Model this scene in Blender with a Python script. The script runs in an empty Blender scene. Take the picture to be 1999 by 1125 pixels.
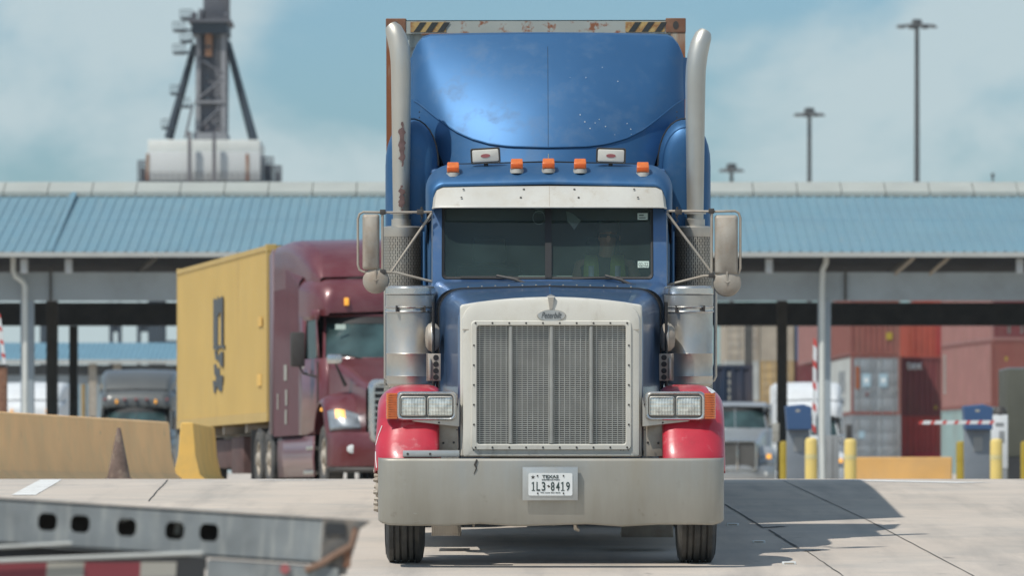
import bpy, bmesh, math, random
from mathutils import Vector, Matrix
random.seed(7)
R = math.radians
scene = bpy.context.scene
# ---------------------------------------------------------------- camera
F, CX, HY = 12925.0, 999.5, 965.0      # focal length, centre column and horizon row of the 1999 px photograph
cd = bpy.data.cameras.new('camera'); cam = bpy.data.objects.new('camera', cd)
scene.collection.objects.link(cam); scene.camera = cam
cam.location = (0, 0, 0); cam.rotation_euler = (R(90), 0, 0)
cd.sensor_width = 36; cd.lens = 36 * F / 1999.0
cd.shift_y = (HY - 562.5) / 1999.0
cd.clip_start = 0.5; cd.clip_end = 9000
cd.dof.use_dof = True; cd.dof.focus_distance = 48.2; cd.dof.aperture_fstop = 5.6
scene.render.resolution_x = 1024; scene.render.resolution_y = 577
# ---------------------------------------------------------------- sky and sun
S = Vector((-0.40, -0.40, 0.86)).normalized()
w = bpy.data.worlds.new('World'); scene.world = w; w.use_nodes = True
wn, wl = w.node_tree.nodes, w.node_tree.links
wn.clear()
out = wn.new('ShaderNodeOutputWorld'); bg = wn.new('ShaderNodeBackground')
sky = wn.new('ShaderNodeTexSky'); sky.sky_type = 'NISHITA'; sky.sun_disc = False
sky.sun_elevation = math.asin(S.z); sky.sun_rotation = math.atan2(S.x, S.y) % (2*math.pi)
sky.air_density = 1.0; sky.dust_density = 1.0; sky.ozone_density = 2.0
tc = wn.new('ShaderNodeTexCoord')
mp = wn.new('ShaderNodeMapping'); mp.inputs['Scale'].default_value = (1, 1, 1.7); mp.inputs['Location'].default_value = (5.2, 0.2, 0.77)
wl.new(tc.outputs['Generated'], mp.inputs['Vector'])
nz = wn.new('ShaderNodeTexNoise'); nz.inputs['Scale'].default_value = 17; nz.inputs['Detail'].default_value = 7; nz.inputs['Roughness'].default_value = .52; nz.inputs['Distortion'].default_value = .25
wl.new(mp.outputs[0], nz.inputs['Vector'])
rp = wn.new('ShaderNodeMapRange'); rp.interpolation_type = 'SMOOTHSTEP'
rp.inputs[1].default_value = .42; rp.inputs[2].default_value = .60; rp.inputs[3].default_value = 0.0; rp.inputs[4].default_value = .8
wl.new(nz.outputs['Fac'], rp.inputs[0])
tint = wn.new('ShaderNodeMix'); tint.data_type = 'RGBA'; tint.blend_type = 'MULTIPLY'; tint.inputs[0].default_value = 1
tint.inputs[7].default_value = (SKY_TINT[0], SKY_TINT[1], SKY_TINT[2], 1) if 'SKY_TINT' in globals() else (.60, .83, 1.0, 1)
wl.new(sky.outputs[0], tint.inputs[6])
mx = wn.new('ShaderNodeMix'); mx.data_type = 'RGBA'
wl.new(rp.outputs[0], mx.inputs[0]); wl.new(tint.outputs[2], mx.inputs[6])
mx.inputs[7].default_value = (5.25, 6.2, 6.45, 1)
wl.new(mx.outputs[2], bg.inputs[0]); bg.inputs[1].default_value = .1
wl.new(bg.outputs[0], out.inputs[0])
sd = bpy.data.lights.new('sun', 'SUN'); sun = bpy.data.objects.new('sun', sd); scene.collection.objects.link(sun)
sd.energy = 3.4; sd.angle = R(.5); sd.color = (1, .95, .88)
sun.rotation_euler = S.to_track_quat('Z', 'Y').to_euler()
scene.view_settings.view_transform = 'Standard'; scene.view_settings.look = 'None'
scene.view_settings.exposure = 0.10; scene.view_settings.gamma = 1
# ---------------------------------------------------------------- helpers
def lin(r, g, b):
    f = lambda c: (c/255/12.92) if c/255 <= .04045 else ((c/255+.055)/1.055)**2.4
    return (f(r), f(g), f(b))
MATS = {}
def mat(name, col, rough=.5, metal=0.0, var=.12, vs=2.0, dirt=None, da=.5, ds=3.0, streak=False, bump=0.0, bs=60.0, coat=0.0, spec=.5, emit=None, ramp=(.45, .7)):
    m = bpy.data.materials.new(name); m.use_nodes = True
    n, l = m.node_tree.nodes, m.node_tree.links
    b = n['Principled BSDF']
    b.inputs['Roughness'].default_value = rough; b.inputs['Metallic'].default_value = metal
    b.inputs['Coat Weight'].default_value = coat; b.inputs['Coat Roughness'].default_value = .12
    b.inputs['Specular IOR Level'].default_value = spec
    t = n.new('ShaderNodeTexCoord')
    nz = n.new('ShaderNodeTexNoise'); nz.inputs['Scale'].default_value = vs; nz.inputs['Detail'].default_value = 6
    l.new(t.outputs['Object'], nz.inputs['Vector'])
    mr = n.new('ShaderNodeMapRange'); mr.inputs[1].default_value = .3; mr.inputs[2].default_value = .7
    mr.inputs[3].default_value = 1-var; mr.inputs[4].default_value = 1+var
    l.new(nz.outputs['Fac'], mr.inputs[0])
    hs = n.new('ShaderNodeMix'); hs.data_type = 'RGBA'; hs.blend_type = 'MULTIPLY'; hs.inputs[0].default_value = 1
    hs.inputs[6].default_value = (*col, 1)
    l.new(mr.outputs[0], hs.inputs[7])
    last = hs.outputs[2]
    if dirt:
        mpn = n.new('ShaderNodeMapping')
        if streak: mpn.inputs['Scale'].default_value = (1, 1, .12)
        l.new(t.outputs['Object'], mpn.inputs['Vector'])
        n2 = n.new('ShaderNodeTexNoise'); n2.inputs['Scale'].default_value = ds; n2.inputs['Detail'].default_value = 9; n2.inputs['Roughness'].default_value = .65
        l.new(mpn.outputs[0], n2.inputs['Vector'])
        m2 = n.new('ShaderNodeMapRange'); m2.inputs[1].default_value = ramp[0]; m2.inputs[2].default_value = ramp[1]; m2.inputs[3].default_value = 0; m2.inputs[4].default_value = da
        l.new(n2.outputs['Fac'], m2.inputs[0])
        mm = n.new('ShaderNodeMix'); mm.data_type = 'RGBA'
        l.new(m2.outputs[0], mm.inputs[0]); l.new(last, mm.inputs[6]); mm.inputs[7].default_value = (*dirt, 1)
        last = mm.outputs[2]
        m3 = n.new('ShaderNodeMapRange'); m3.inputs[3].default_value = rough; m3.inputs[4].default_value = min(1, rough+.35)
        l.new(m2.outputs[0], m3.inputs[0]); l.new(m3.outputs[0], b.inputs['Roughness'])
        if metal > 0:
            m4 = n.new('ShaderNodeMapRange'); m4.inputs[3].default_value = metal; m4.inputs[4].default_value = metal*.3
            l.new(m2.outputs[0], m4.inputs[0]); l.new(m4.outputs[0], b.inputs['Metallic'])
    l.new(last, b.inputs['Base Color'])
    if bump:
        n3 = n.new('ShaderNodeTexNoise'); n3.inputs['Scale'].default_value = bs; n3.inputs['Detail'].default_value = 4
        l.new(t.outputs['Object'], n3.inputs['Vector'])
        bp = n.new('ShaderNodeBump'); bp.inputs['Strength'].default_value = bump; bp.inputs['Distance'].default_value = .02
        l.new(n3.outputs['Fac'], bp.inputs['Height']); l.new(bp.outputs[0], b.inputs['Normal'])
    if emit:
        b.inputs['Emission Color'].default_value = (*emit[:3], 1); b.inputs['Emission Strength'].default_value = emit[3]
    MATS[name] = m
    return m
def glass(name, tint=(.5, .6, .58), dust=.1, dcol=(.5, .55, .52), gl=.10):
    m = bpy.data.materials.new(name); m.use_nodes = True
    n, l = m.node_tree.nodes, m.node_tree.links; n.clear()
    o = n.new('ShaderNodeOutputMaterial'); tr = n.new('ShaderNodeBsdfTransparent'); tr.inputs[0].default_value = (*tint, 1)
    g = n.new('ShaderNodeBsdfGlossy'); g.inputs['Roughness'].default_value = .04
    d = n.new('ShaderNodeBsdfDiffuse'); d.inputs[0].default_value = (*dcol, 1)
    t = n.new('ShaderNodeTexCoord'); nz = n.new('ShaderNodeTexNoise'); nz.inputs['Scale'].default_value = 2.2; nz.inputs['Detail'].default_value = 8
    l.new(t.outputs['Object'], nz.inputs['Vector'])
    mr = n.new('ShaderNodeMapRange'); mr.inputs[1].default_value = .3; mr.inputs[2].default_value = .75; mr.inputs[3].default_value = dust*.55; mr.inputs[4].default_value = dust*1.5
    l.new(nz.outputs['Fac'], mr.inputs[0])
    a = n.new('ShaderNodeMixShader'); l.new(mr.outputs[0], a.inputs[0]); l.new(tr.outputs[0], a.inputs[1]); l.new(d.outputs[0], a.inputs[2])
    c = n.new('ShaderNodeMixShader'); c.inputs[0].default_value = gl; l.new(a.outputs[0], c.inputs[1]); l.new(g.outputs[0], c.inputs[2])
    l.new(c.outputs[0], o.inputs[0]); return m

class MB:
    def __init__(s): s.v = []; s.f = []; s.pc = []
    def add(s, vs, fs):
        o = len(s.v); n0, f0 = o, len(s.f); s.v += [tuple(v) for v in vs]; s.f += [tuple(i+o for i in f) for f in fs]; s.pc.append((n0, len(s.v), f0, len(s.f))); return s
    def box(s, x0, x1, y0, y1, z0, z1, M=None, b=0.0):
        if b > 0:
            bm = bmesh.new(); bmesh.ops.create_cube(bm, size=1)
            for v in bm.verts: v.co = Vector(((x0+x1)/2+v.co.x*(x1-x0), (y0+y1)/2+v.co.y*(y1-y0), (z0+z1)/2+v.co.z*(z1-z0)))
            bb = min(b, .45*min(abs(x1-x0), abs(y1-y0), abs(z1-z0)))
            bmesh.ops.bevel(bm, geom=bm.edges[:], offset=bb, segments=2, affect='EDGES', profile=.5)
            bm.verts.index_update()
            vs = [M @ v.co if M else v.co.copy() for v in bm.verts]; fs = [[v.index for v in f.verts] for f in bm.faces]; bm.free()
            return s.add(vs, fs)
        vs = [Vector((x, y, z)) for x in (x0, x1) for y in (y0, y1) for z in (z0, z1)]
        if M: vs = [M @ v for v in vs]
        return s.add(vs, [(0,1,3,2), (4,6,7,5), (0,4,5,1), (2,3,7,6), (0,2,6,4), (1,5,7,3)])
    def loft(s, rings, closed=True, cap0=False, cap1=False):
        n = len(rings[0]); vs = [p for r in rings for p in r]; fs = []
        for i in range(len(rings)-1):
            for j in range(n if closed else n-1):
                k = (j+1) % n
                fs.append((i*n+j, i*n+k, (i+1)*n+k, (i+1)*n+j))
        if cap0: fs.append(tuple(range(n-1, -1, -1)))
        if cap1: fs.append(tuple((len(rings)-1)*n+j for j in range(n)))
        return s.add(vs, fs)
    def tube(s, pts, r, n=10, caps=True):
        pts = [Vector(p) for p in pts]; rs = r if isinstance(r, (list, tuple)) else [r]*len(pts)
        rings = []; up = None
        for i, p in enumerate(pts):
            d = (pts[min(i+1, len(pts)-1)] - pts[max(i-1, 0)]).normalized()
            if up is None: up = Vector((0, 0, 1)) if abs(d.z) < .9 else Vector((0, 1, 0))
            a = d.cross(up).normalized(); up = a.cross(d).normalized()
            rings.append([p + (a*math.cos(t) + up*math.sin(t))*rs[i] for t in [2*math.pi*k/n for k in range(n)]])
        return s.loft(rings, True, caps, caps)
    def lathe(s, prof, axis='z', c=(0, 0, 0), n=32, sx=1, sy=1, caps=True):
        # prof: list of (radius, along)
        rings = []
        for r, h in prof:
            ring = []
            for k in range(n):
                t = 2*math.pi*k/n; a, b = r*math.cos(t)*sx, r*math.sin(t)*sy
                p = {'z': (a, b, h), 'x': (h, a, b), 'y': (a, h, b)}[axis]
                ring.append((p[0]+c[0], p[1]+c[1], p[2]+c[2]))
            rings.append(ring)
        return s.loft(rings, True, caps, caps)
    def poly(s, pts, y0, y1, plane='xz'):
        f = (lambda a, b, d: (a, d, b)) if plane == 'xz' else ((lambda a, b, d: (d, a, b)) if plane == 'yz' else (lambda a, b, d: (a, b, d)))
        return s.loft([[f(a, b, y0) for a, b in pts], [f(a, b, y1) for a, b in pts]], True, True, True)
    def grid(s, fn, us, vs):
        n = len(us)
        P = [fn(u, v) for v in vs for u in us]; fs = []
        for i in range(len(vs)-1):
            for j in range(n-1): fs.append((i*n+j, i*n+j+1, (i+1)*n+j+1, (i+1)*n+j))
        return s.add(P, fs)
    def build(s, name, m, parent=None, smooth=True, ang=35, solid=0, bev=0, sub=0, label=None):
        me = bpy.data.meshes.new(name); me.from_pydata(s.v, [], s.f); me.validate()
        bm = bmesh.new(); bm.from_mesh(me); bmesh.ops.recalc_face_normals(bm, faces=bm.faces); bm.to_mesh(me); bm.free()
        if smooth and len(me.polygons):
            me.polygons.foreach_set('use_smooth', [True]*len(me.polygons)); me.set_sharp_from_angle(angle=R(ang))
        me.materials.append(m)
        o = bpy.data.objects.new(name, me); scene.collection.objects.link(o)
        if parent: o.parent = parent
        if solid:
            q = o.modifiers.new('Solid', 'SOLIDIFY'); q.thickness = solid; q.offset = 0
        if sub:
            q = o.modifiers.new('Sub', 'SUBSURF'); q.levels = sub; q.render_levels = sub
        if bev:
            q = o.modifiers.new('Bevel', 'BEVEL'); q.width = bev; q.segments = 2; q.limit_method = 'ANGLE'
        if label: o['label'] = label
        return o
def _bs(s, name, m, parent, **k):
    # every added piece becomes an object of its own
    v, i0 = s.v, 0; res = []
    for n0, n1, f0, f1 in s.pc:
        q = MB(); q.v = v[n0:n1]; q.f = [tuple(i-n0 for i in f) for f in s.f[f0:f1]]; res.append(q.build(name, m, parent, **k))
    return res
MB.split = _bs
def tag(o, label, cat, group=None):
    o['label'] = label; o['category'] = cat
    if group: o['group'] = group
    return o
def struct(o): o['kind'] = 'structure'; return o
def thing(name, label, cat, loc=(0, 0, 0), rz=0.0, group=None, rx=0.0):
    o = bpy.data.objects.new(name, None); scene.collection.objects.link(o)
    o.location = loc; o.rotation_euler = (rx, 0, rz); o.empty_display_size = .3
    return tag(o, label, cat, group)
def copy_tree(o, parent=None):
    c = o.copy(); scene.collection.objects.link(c); c.parent = parent
    for ch in list(o.children): copy_tree(ch, c)
    return c
def rrect(x0, x1, z0, z1, rb, rt, n=8, crown=0.0, flat=3):
    pts = []
    def arc(cx, cz, r, a0):
        for i in range(n+1):
            a = R(a0 + 90*i/n); pts.append([cx+r*math.cos(a), cz+r*math.sin(a)])
    def seg(a, b):
        for i in range(1, flat): pts.append([a[0]+(b[0]-a[0])*i/flat, a[1]+(b[1]-a[1])*i/flat])
    arc(x1-rb, z0+rb, rb, -90); seg((x1, z0+rb), (x1, z1-rt)); arc(x1-rt, z1-rt, rt, 0); seg((x1-rt, z1), (x0+rt, z1)); arc(x0+rt, z1-rt, rt, 90)
    seg((x0, z1-rt), (x0, z0+rb)); arc(x0+rb, z0+rb, rb, 180); seg((x0+rb, z0), (x1-rb, z0))
    if crown:
        xc, hw = (x0+x1)/2, (x1-x0)/2
        for p in pts:
            k = (p[1]-z0)/(z1-z0)
            if k > .5: p[1] += crown*(1-((p[0]-xc)/hw)**2)*(k-.5)*2
    return pts
def text_obj(body, name, m, parent, x0, x1, z0, z1, y, shear=0.0, ext=.003, face='-y', bold=0.0):
    """lettering as a flat raised mesh fitted in the rectangle x0..x1, z0..z1 on the plane y (facing -y)"""
    cu = bpy.data.curves.new(name, 'FONT'); cu.body = body; cu.shear = shear; cu.extrude = .0; cu.offset = bold
    ob = bpy.data.objects.new(name, cu); scene.collection.objects.link(ob)
    dg = bpy.context.evaluated_depsgraph_get(); dg.update()
    me = bpy.data.meshes.new_from_object(ob.evaluated_get(dg)); bpy.data.objects.remove(ob)
    xs = [v.co.x for v in me.vertices]; ys = [v.co.y for v in me.vertices]
    ax, bx, ay, by = min(xs), max(xs), min(ys), max(ys)
    for v in me.vertices:
        a = x0+(v.co.x-ax)/(bx-ax)*(x1-x0); c = z0+(v.co.y-ay)/(by-ay)*(z1-z0)
        v.co = (a, y, c)
    me.name = name; me.materials.clear(); me.materials.append(m)
    o = bpy.data.objects.new(name, me); scene.collection.objects.link(o); o.parent = parent
    q = o.modifiers.new('Solid', 'SOLIDIFY'); q.thickness = ext; q.offset = 0
    return o
# ground height along the view axis (camera eye is z = 0)
def gz(D):
    D1, L = 60.0, 10.3
    if D < 26: return gz(26.0) - .004*(26-D)
    if D < D1: return -.494 + .038*(D-48)
    if D < D1+L: u = D-D1; return gz(D1-1e-6) + .038*u - .038*u*u/(2*L)
    zp = gz(D1-1e-6) + .038*L/2
    if D < 92: return zp
    if D < 108: u = (D-92)/16; return zp*(1-u*u*(3-2*u))
    if D < 250: return 0.0
    return .95*min(1, (D-250)/50)
def gpt(px, py, lift=.004):
    """point of the pavement seen at a pixel of the photograph (nearest hit)"""
    k = (HY-py)/F; D = 30.0
    while D < 75 and gz(D) < k*D: D += .01
    return Vector(((px-CX)/F*D, D, gz(D)+lift))
def wpt(px, py, D): return Vector(((px-CX)/F*D, D, (HY-py)/F*D))
# ---------------------------------------------------------------- materials
M_conc = mat('pavement_concrete', (.55, .480, .405), .85, var=.08, vs=.35, dirt=(.39, .37, .335), da=.7, ds=.9, bump=.25, bs=35)
M_blue = mat('blue_metallic_paint', (.038, .124, .262), .48, metal=.52, var=.05, vs=2, dirt=(.13, .18, .24), da=.45, ds=5, coat=.0, ramp=(.5, .85))
M_blued = mat('blue_cab_paint', (.060, .132, .262), .38, metal=.4, var=.08, vs=3, dirt=(.22, .23, .25), da=.5, ds=7, coat=.6, ramp=(.5, .85))
M_red = mat('red_fender_paint', (.46, .022, .040), .34, var=.12, vs=4, dirt=(.55, .25, .25), da=.8, ds=9, coat=.35, ramp=(.56, .72), bump=.12, bs=9)
M_cream = mat('cream_white_paint', (.60, .58, .51), .42, var=.06, vs=3, dirt=(.40, .36, .28), da=.45, ds=6, coat=.2, ramp=(.5, .8))
M_visor = mat('visor_grey_paint', (.50, .49, .44), .5, var=.06, vs=2, dirt=(.38, .33, .25), da=.45, ds=4, streak=True)
M_bump = mat('dull_bumper_metal', (.38, .37, .33), .36, metal=.55, var=.10, vs=2.2, dirt=(.25, .225, .17), da=.8, ds=2.6, streak=True, ramp=(.35, .75))
M_steel = mat('brushed_stainless', (.56, .535, .48), .36, metal=.9, var=.10, vs=3, dirt=(.34, .30, .24), da=.6, ds=4, ramp=(.45, .8))
M_satin = mat('satin_aluminium', (.52, .50, .45), .42, metal=.85, var=.08, vs=5, dirt=(.34, .30, .24), da=.5, ds=5)
M_dusty = mat('dusty_bare_metal', (.40, .36, .30), .6, metal=.35, var=.12, vs=6, dirt=(.30, .22, .15), da=.5, ds=9)
M_rust = mat('rusty_brown_steel', (.18, .085, .05), .85, var=.25, vs=7, dirt=(.26, .17, .11), da=.6, ds=12)
M_rustp = mat('rust_stained_cream', (.40, .36, .28), .75, var=.12, vs=4, dirt=(.24, .09, .04), da=1, ds=7, streak=True, ramp=(.36, .54))
M_cgrey = mat('container_grey_green', (.36, .40, .38), .6, var=.10, vs=3, dirt=(.22, .12, .07), da=.9, ds=9, ramp=(.6, .7))
M_black = mat('black_rubber', (.018, .018, .018), .6, var=.2)
M_tyre = mat('tyre_rubber', (.050, .052, .052), .8, var=.3, vs=6, dirt=(.17, .16, .14), da=.6, ds=4, bump=.2)
M_tyred = mat('dusty_tyre_wall', (.11, .105, .095), .9, var=.2, vs=8, dirt=(.22, .20, .17), da=.6, ds=5)
M_dark = mat('dark_void_steel', (.03, .032, .034), .7, var=.2)
M_rad = mat('radiator_core', (.035, .036, .036), .6, var=.3, vs=12, dirt=(.10, .09, .08), da=.5, ds=18)
M_gril = mat('grille_mesh_steel', (.40, .40, .37), .38, metal=.55, var=.1, vs=8)
M_amber = mat('amber_lens', (.62, .15, .03), .25, var=.12, vs=30, coat=.5)
M_amberd = mat('amber_lens_rib', (.55, .09, .01), .3, var=.1, vs=30)
M_lens = mat('clear_lamp_lens', (.58, .60, .55), .18, metal=.35, var=.3, vs=22, coat=.9)
M_lens2 = mat('far_lamp_lens', (.26, .28, .29), .2, metal=.4, var=.4, vs=6, coat=.6)
M_chrome = mat('dull_chrome', (.60, .60, .58), .2, metal=.9, var=.08, vs=4, dirt=(.45, .42, .36), da=.4, ds=6)
M_bolt = mat('dark_bolt', (.05, .045, .04), .6)
M_seat = mat('dark_seat_cloth', (.035, .040, .042), .9)
M_dash = mat('grey_green_dash', (.14, .17, .155), .8)
M_paper = mat('pale_green_paper', (.55, .66, .58), .8)
M_ink = mat('dark_green_ink', (.035, .06, .055), .7)
M_plate = mat('plate_white', (.72, .74, .72), .5, var=.03)
M_zinc = mat('zinc_plate', (.46, .48, .47), .38, metal=.5, var=.08, vs=9, dirt=(.35, .33, .28), da=.4, ds=5)
M_wind = glass('windshield_glass', (.88, .95, .92), .10, (.22, .36, .33), .035)
M_win2 = glass('door_glass', (.25, .34, .34), .2, (.15, .2, .2), .10)
M_brown = mat('reddish_badge', (.33, .10, .10), .5)
M_yel = mat('hazard_yellow', (.44, .31, .12), .7, var=.15, dirt=(.26, .11, .05), da=1, ds=9, ramp=(.45, .6))
M_blk = mat('hazard_black', (.03, .035, .035), .6)
# barrier, container and building colours
M_msc = mat('yellow_container_paint', (.53, .365, .115), .55, var=.05, vs=1, dirt=(.44, .33, .14), da=.3, ds=2)
M_msck = mat('dark_grey_lettering', (.07, .08, .085), .6)
M_mar = mat('maroon_truck_paint', (.135, .026, .032), .32, metal=.15, var=.1, vs=1, dirt=(.24, .14, .14), da=.4, ds=1.6, coat=.4, ramp=(.4, .8))
M_mar2 = mat('faded_maroon_panel', (.17, .075, .083), .5, spec=.2, metal=.05, var=.08, vs=1, dirt=(.27, .20, .20), da=.4, ds=2, coat=.5)
M_jy = mat('yellow_barrier_paint', (.95, .585, .27), .8, var=.08, vs=1.2, dirt=(.78, .56, .30), da=.5, ds=2.5, bump=.2)
M_jy2 = mat('bright_yellow_barrier_paint', (.76, .47, .12), .8, var=.08, vs=1.2, dirt=(.40, .32, .16), da=.4, ds=3, bump=.2)
M_jo = mat('orange_barrier_paint', (.60, .34, .11), .8, var=.08, vs=1.2, dirt=(.45, .30, .16), da=.4, ds=2)
M_conerust = mat('grimy_cone', (.15, .105, .085), .85, var=.3, vs=9, dirt=(.30, .24, .18), da=.8, ds=7, ramp=(.5, .65))
M_galv = mat('galvanised_steel', (.235, .255, .255), .6, metal=.2, var=.2, vs=6, dirt=(.40, .41, .38), da=.75, ds=22, streak=True, ramp=(.50, .66))
M_roof = mat('blue_roof_sheet', (.155, .268, .318), .5, var=.05, vs=.5, dirt=(.175, .30, .34), da=.4, ds=.8)
M_cap = mat('ridge_vent_panel', (.37, .39, .355), .7, var=.08, vs=.8, dirt=(.34, .36, .32), da=.5, ds=1.5)
M_gut = mat('gutter_grey', (.40, .41, .385), .6, var=.05)
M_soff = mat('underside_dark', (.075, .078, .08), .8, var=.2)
M_beam = mat('grey_fascia_beam', (.33, .375, .395), .7, var=.10, vs=.7, dirt=(.25, .265, .27), da=.5, ds=1.2)
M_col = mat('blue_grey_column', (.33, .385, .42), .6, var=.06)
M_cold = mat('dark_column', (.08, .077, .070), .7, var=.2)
M_pipe = mat('white_downpipe', (.62, .64, .60), .5, var=.05)
M_white = mat('white_paint', (.66, .68, .68), .45, var=.06, vs=2, dirt=(.45, .45, .42), da=.3)
M_silver = mat('silver_paint', (.40, .42, .43), .35, metal=.4, var=.06, coat=.5)
M_gtruck = mat('grey_cab_paint_in_shade', (.105, .11, .105), .4, metal=.2, var=.06, coat=.4)  # paint darkened to stand in for the canopy shade on this truck
M_dglass = mat('dark_glass', (.02, .04, .042), .12, var=.3, vs=3)
M_teal = mat('shaded_windscreen', (.035, .065, .065), .2, var=.5, vs=2)
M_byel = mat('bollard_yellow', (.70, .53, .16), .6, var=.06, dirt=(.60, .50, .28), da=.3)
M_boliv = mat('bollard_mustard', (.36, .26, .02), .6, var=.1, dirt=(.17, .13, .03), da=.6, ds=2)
M_kblue = mat('kiosk_blue', (.035, .085, .19), .5, var=.05)
M_kgrey = mat('kiosk_grey', (.17, .195, .22), .5, var=.1, vs=2)
M_kgrey2 = mat('cabinet_grey', (.24, .25, .25), .5, var=.1, vs=2)
M_armr = mat('arm_red', (.52, .07, .06), .5)
M_crane = mat('crane_steel', (.105, .110, .125), .6, var=.15, vs=.3, dirt=(.19, .135, .12), da=.5, ds=.2, ramp=(.5, .7))
M_craned = mat('crane_dark_steel', (.035, .050, .065), .6, var=.15, vs=.3)
M_cwhite = mat('machinery_house_white', (.52, .54, .53), .6, var=.05, vs=.2, dirt=(.42, .27, .15), da=.7, ds=.5, streak=True, ramp=(.56, .7))
M_mast = mat('mast_dark', (.07, .075, .075), .6)
M_mbase = mat('marker_base_grey', (.40, .39, .35), .5)
M_olive = mat('dark_olive_wall', (.075, .078, .06), .8)
M_redt = mat('tape_red', (.20, .035, .045), .5)
M_whtt = mat('tape_white', (.33, .32, .28), .5)
M_vest = mat('hi_vis_vest', (.34, .42, .10), .8)
M_skin = mat('skin', (.40, .22, .15), .6)
M_line = mat('road_paint_white', (.72, .72, .69), .8, var=.08, vs=3, dirt=(.42, .40, .36), da=.8, ds=9, ramp=(.5, .7))
M_crack = mat('joint_sealant', (.09, .085, .078), .9)
def cm(name, c, dirt=(.2, .14, .1), da=.35): return mat(name, c, .65, var=.10, vs=1.2, dirt=dirt, da=da, ds=1.5, streak=True)
# ---------------------------------------------------------------- ground
mb = MB()
Ds = [-60, 0, 26, 30, 40, 50, 60] + [60+10.3*i/12 for i in range(1, 13)] + [80, 92] + [92+16*i/8 for i in range(1, 9)] + [150, 250, 300, 800, 2500, 8000]
Xs = [-4000, -600, -60, -20, -8, 0, 8, 20, 60, 600, 4000]
mb.grid(lambda x, d: (x, d, gz(d)), Xs, Ds)
g = struct(mb.build('ground', M_conc, ang=80))
def extra_layer(m, col, sc, noise, lo, hi, amt):
    n, l = m.node_tree.nodes, m.node_tree.links; b = n['Principled BSDF']; src = b.inputs['Base Color'].links[0].from_socket
    t = n.new('ShaderNodeTexCoord'); mp_ = n.new('ShaderNodeMapping'); mp_.inputs['Scale'].default_value = sc; l.new(t.outputs['Object'], mp_.inputs['Vector'])
    z = n.new('ShaderNodeTexNoise'); z.inputs['Scale'].default_value = noise; z.inputs['Detail'].default_value = 8; z.inputs['Roughness'].default_value = .6; l.new(mp_.outputs[0], z.inputs['Vector'])
    r = n.new('ShaderNodeMapRange'); r.inputs[1].default_value = lo; r.inputs[2].default_value = hi; r.inputs[3].default_value = 0; r.inputs[4].default_value = amt; l.new(z.outputs['Fac'], r.inputs[0])
    x = n.new('ShaderNodeMix'); x.data_type = 'RGBA'; l.new(r.outputs[0], x.inputs[0]); l.new(src, x.inputs[6]); x.inputs[7].default_value = (*col, 1); l.new(x.outputs[2], b.inputs['Base Color'])
extra_layer(M_conc, (.27, .25, .225), (1, .07, 1), 2.2, .50, .72, .55)
extra_layer(M_conc, (.16, .15, .14), (1, .35, 1), 3.5, .66, .74, .6)
extra_layer(M_conc, (.24, .23, .21), (1, 1, 1), 60, .55, .7, .35)
def ribbon(pixels, wd, name, m, jit=0.0, lift=.004, steps=14, wend=None):
    P = []
    for (a, b) in zip(pixels[:-1], pixels[1:]):
        for i in range(steps):
            t = i/steps; P.append((a[0]+(b[0]-a[0])*t, a[1]+(b[1]-a[1])*t))
    P.append(pixels[-1])
    W = [gpt(x+random.uniform(-jit, jit), y, lift) for x, y in P]
    L, Rr = [], []
    for i, p in enumerate(W):
        d = (W[min(i+1, len(W)-1)]-W[max(i-1, 0)]); d.z = 0; d.normalize(); nrm = Vector((-d.y, d.x, 0))
        ww = wd*random.uniform(.7, 1.3) if jit else wd
        L.append(p+nrm*ww/2); Rr.append(p-nrm*ww/2)
    for q in L+Rr: q.z = gz(q.y)+lift
    m_ = MB(); m_.loft([L, Rr], closed=False); return m_
j = ribbon([(1530, 940), (1700, 1020), (1893, 1122), (1925, 1140)], .009, 'j', None, .5)
j2 = ribbon([(1415, 986), (1490, 1032)], .020, 'j', None, .8); j.add(j2.v, j2.f)
j2 = ribbon([(1500, 1036), (1560, 1072)], .024, 'j', None, 1.5); j.add(j2.v, j2.f)
j2 = ribbon([(1573, 1076), (1640, 1122), (1665, 1140)], .009, 'j', None, 1); j.add(j2.v, j2.f)
j2 = ribbon([(327, 938), (318, 949), (310, 956), (301, 967), (290, 980)], .013, 'j', None, 1); j.add(j2.v, j2.f)
j2 = ribbon([(1495, 1032), (1530, 1029)], .10, 'j', None, 2); j.add(j2.v, j2.f)
j2 = ribbon([(1570, 1078), (1600, 1076)], .07, 'j', None, 2); j.add(j2.v, j2.f)
struct(j.build('pavement_joints', M_crack, smooth=False))
l1 = ribbon([(46, 968), (100, 937.5)], .22, 'l', None, 0)
struct(l1.build('painted_lane_line', M_line, smooth=False))
l2 = ribbon([(1665, 939), (1780, 941.5), (1905, 944)], .5, 'l', None, .0)
a2 = ribbon([(500, 939), (650, 938.5)], .4, 'l', None, .0); l2.add(a2.v, a2.f)
struct(l2.build('painted_stop_line', M_line, smooth=False))
def ribbed_beam(): pass
for i, (px, py, lab) in enumerate([(1430, 1027, 'small white raised pavement marker by the truck bumper, farthest of the three'), (1481, 1061, 'small white raised pavement marker in the truck shadow, middle of the three'), (1540, 1103, 'small white raised pavement marker in the sunlight, nearest of the three')]):
    c = gpt(px, py, 0)
    t = MB(); t.box(-.05, .05, -.05, .05, -.004, .020, b=.006); o = t.build('pavement_marker', M_plate); o.location = c
    tag(o, lab, 'road stud', 'raised markers on the pavement')
    t = MB(); t.box(-.035, .035, -.053, -.049, .004, .013); t.build('reflector', M_dusty, o)
M_rustd = mat('brown_rust_scar', (.16, .10, .09), .9, var=.2, vs=20)
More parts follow.
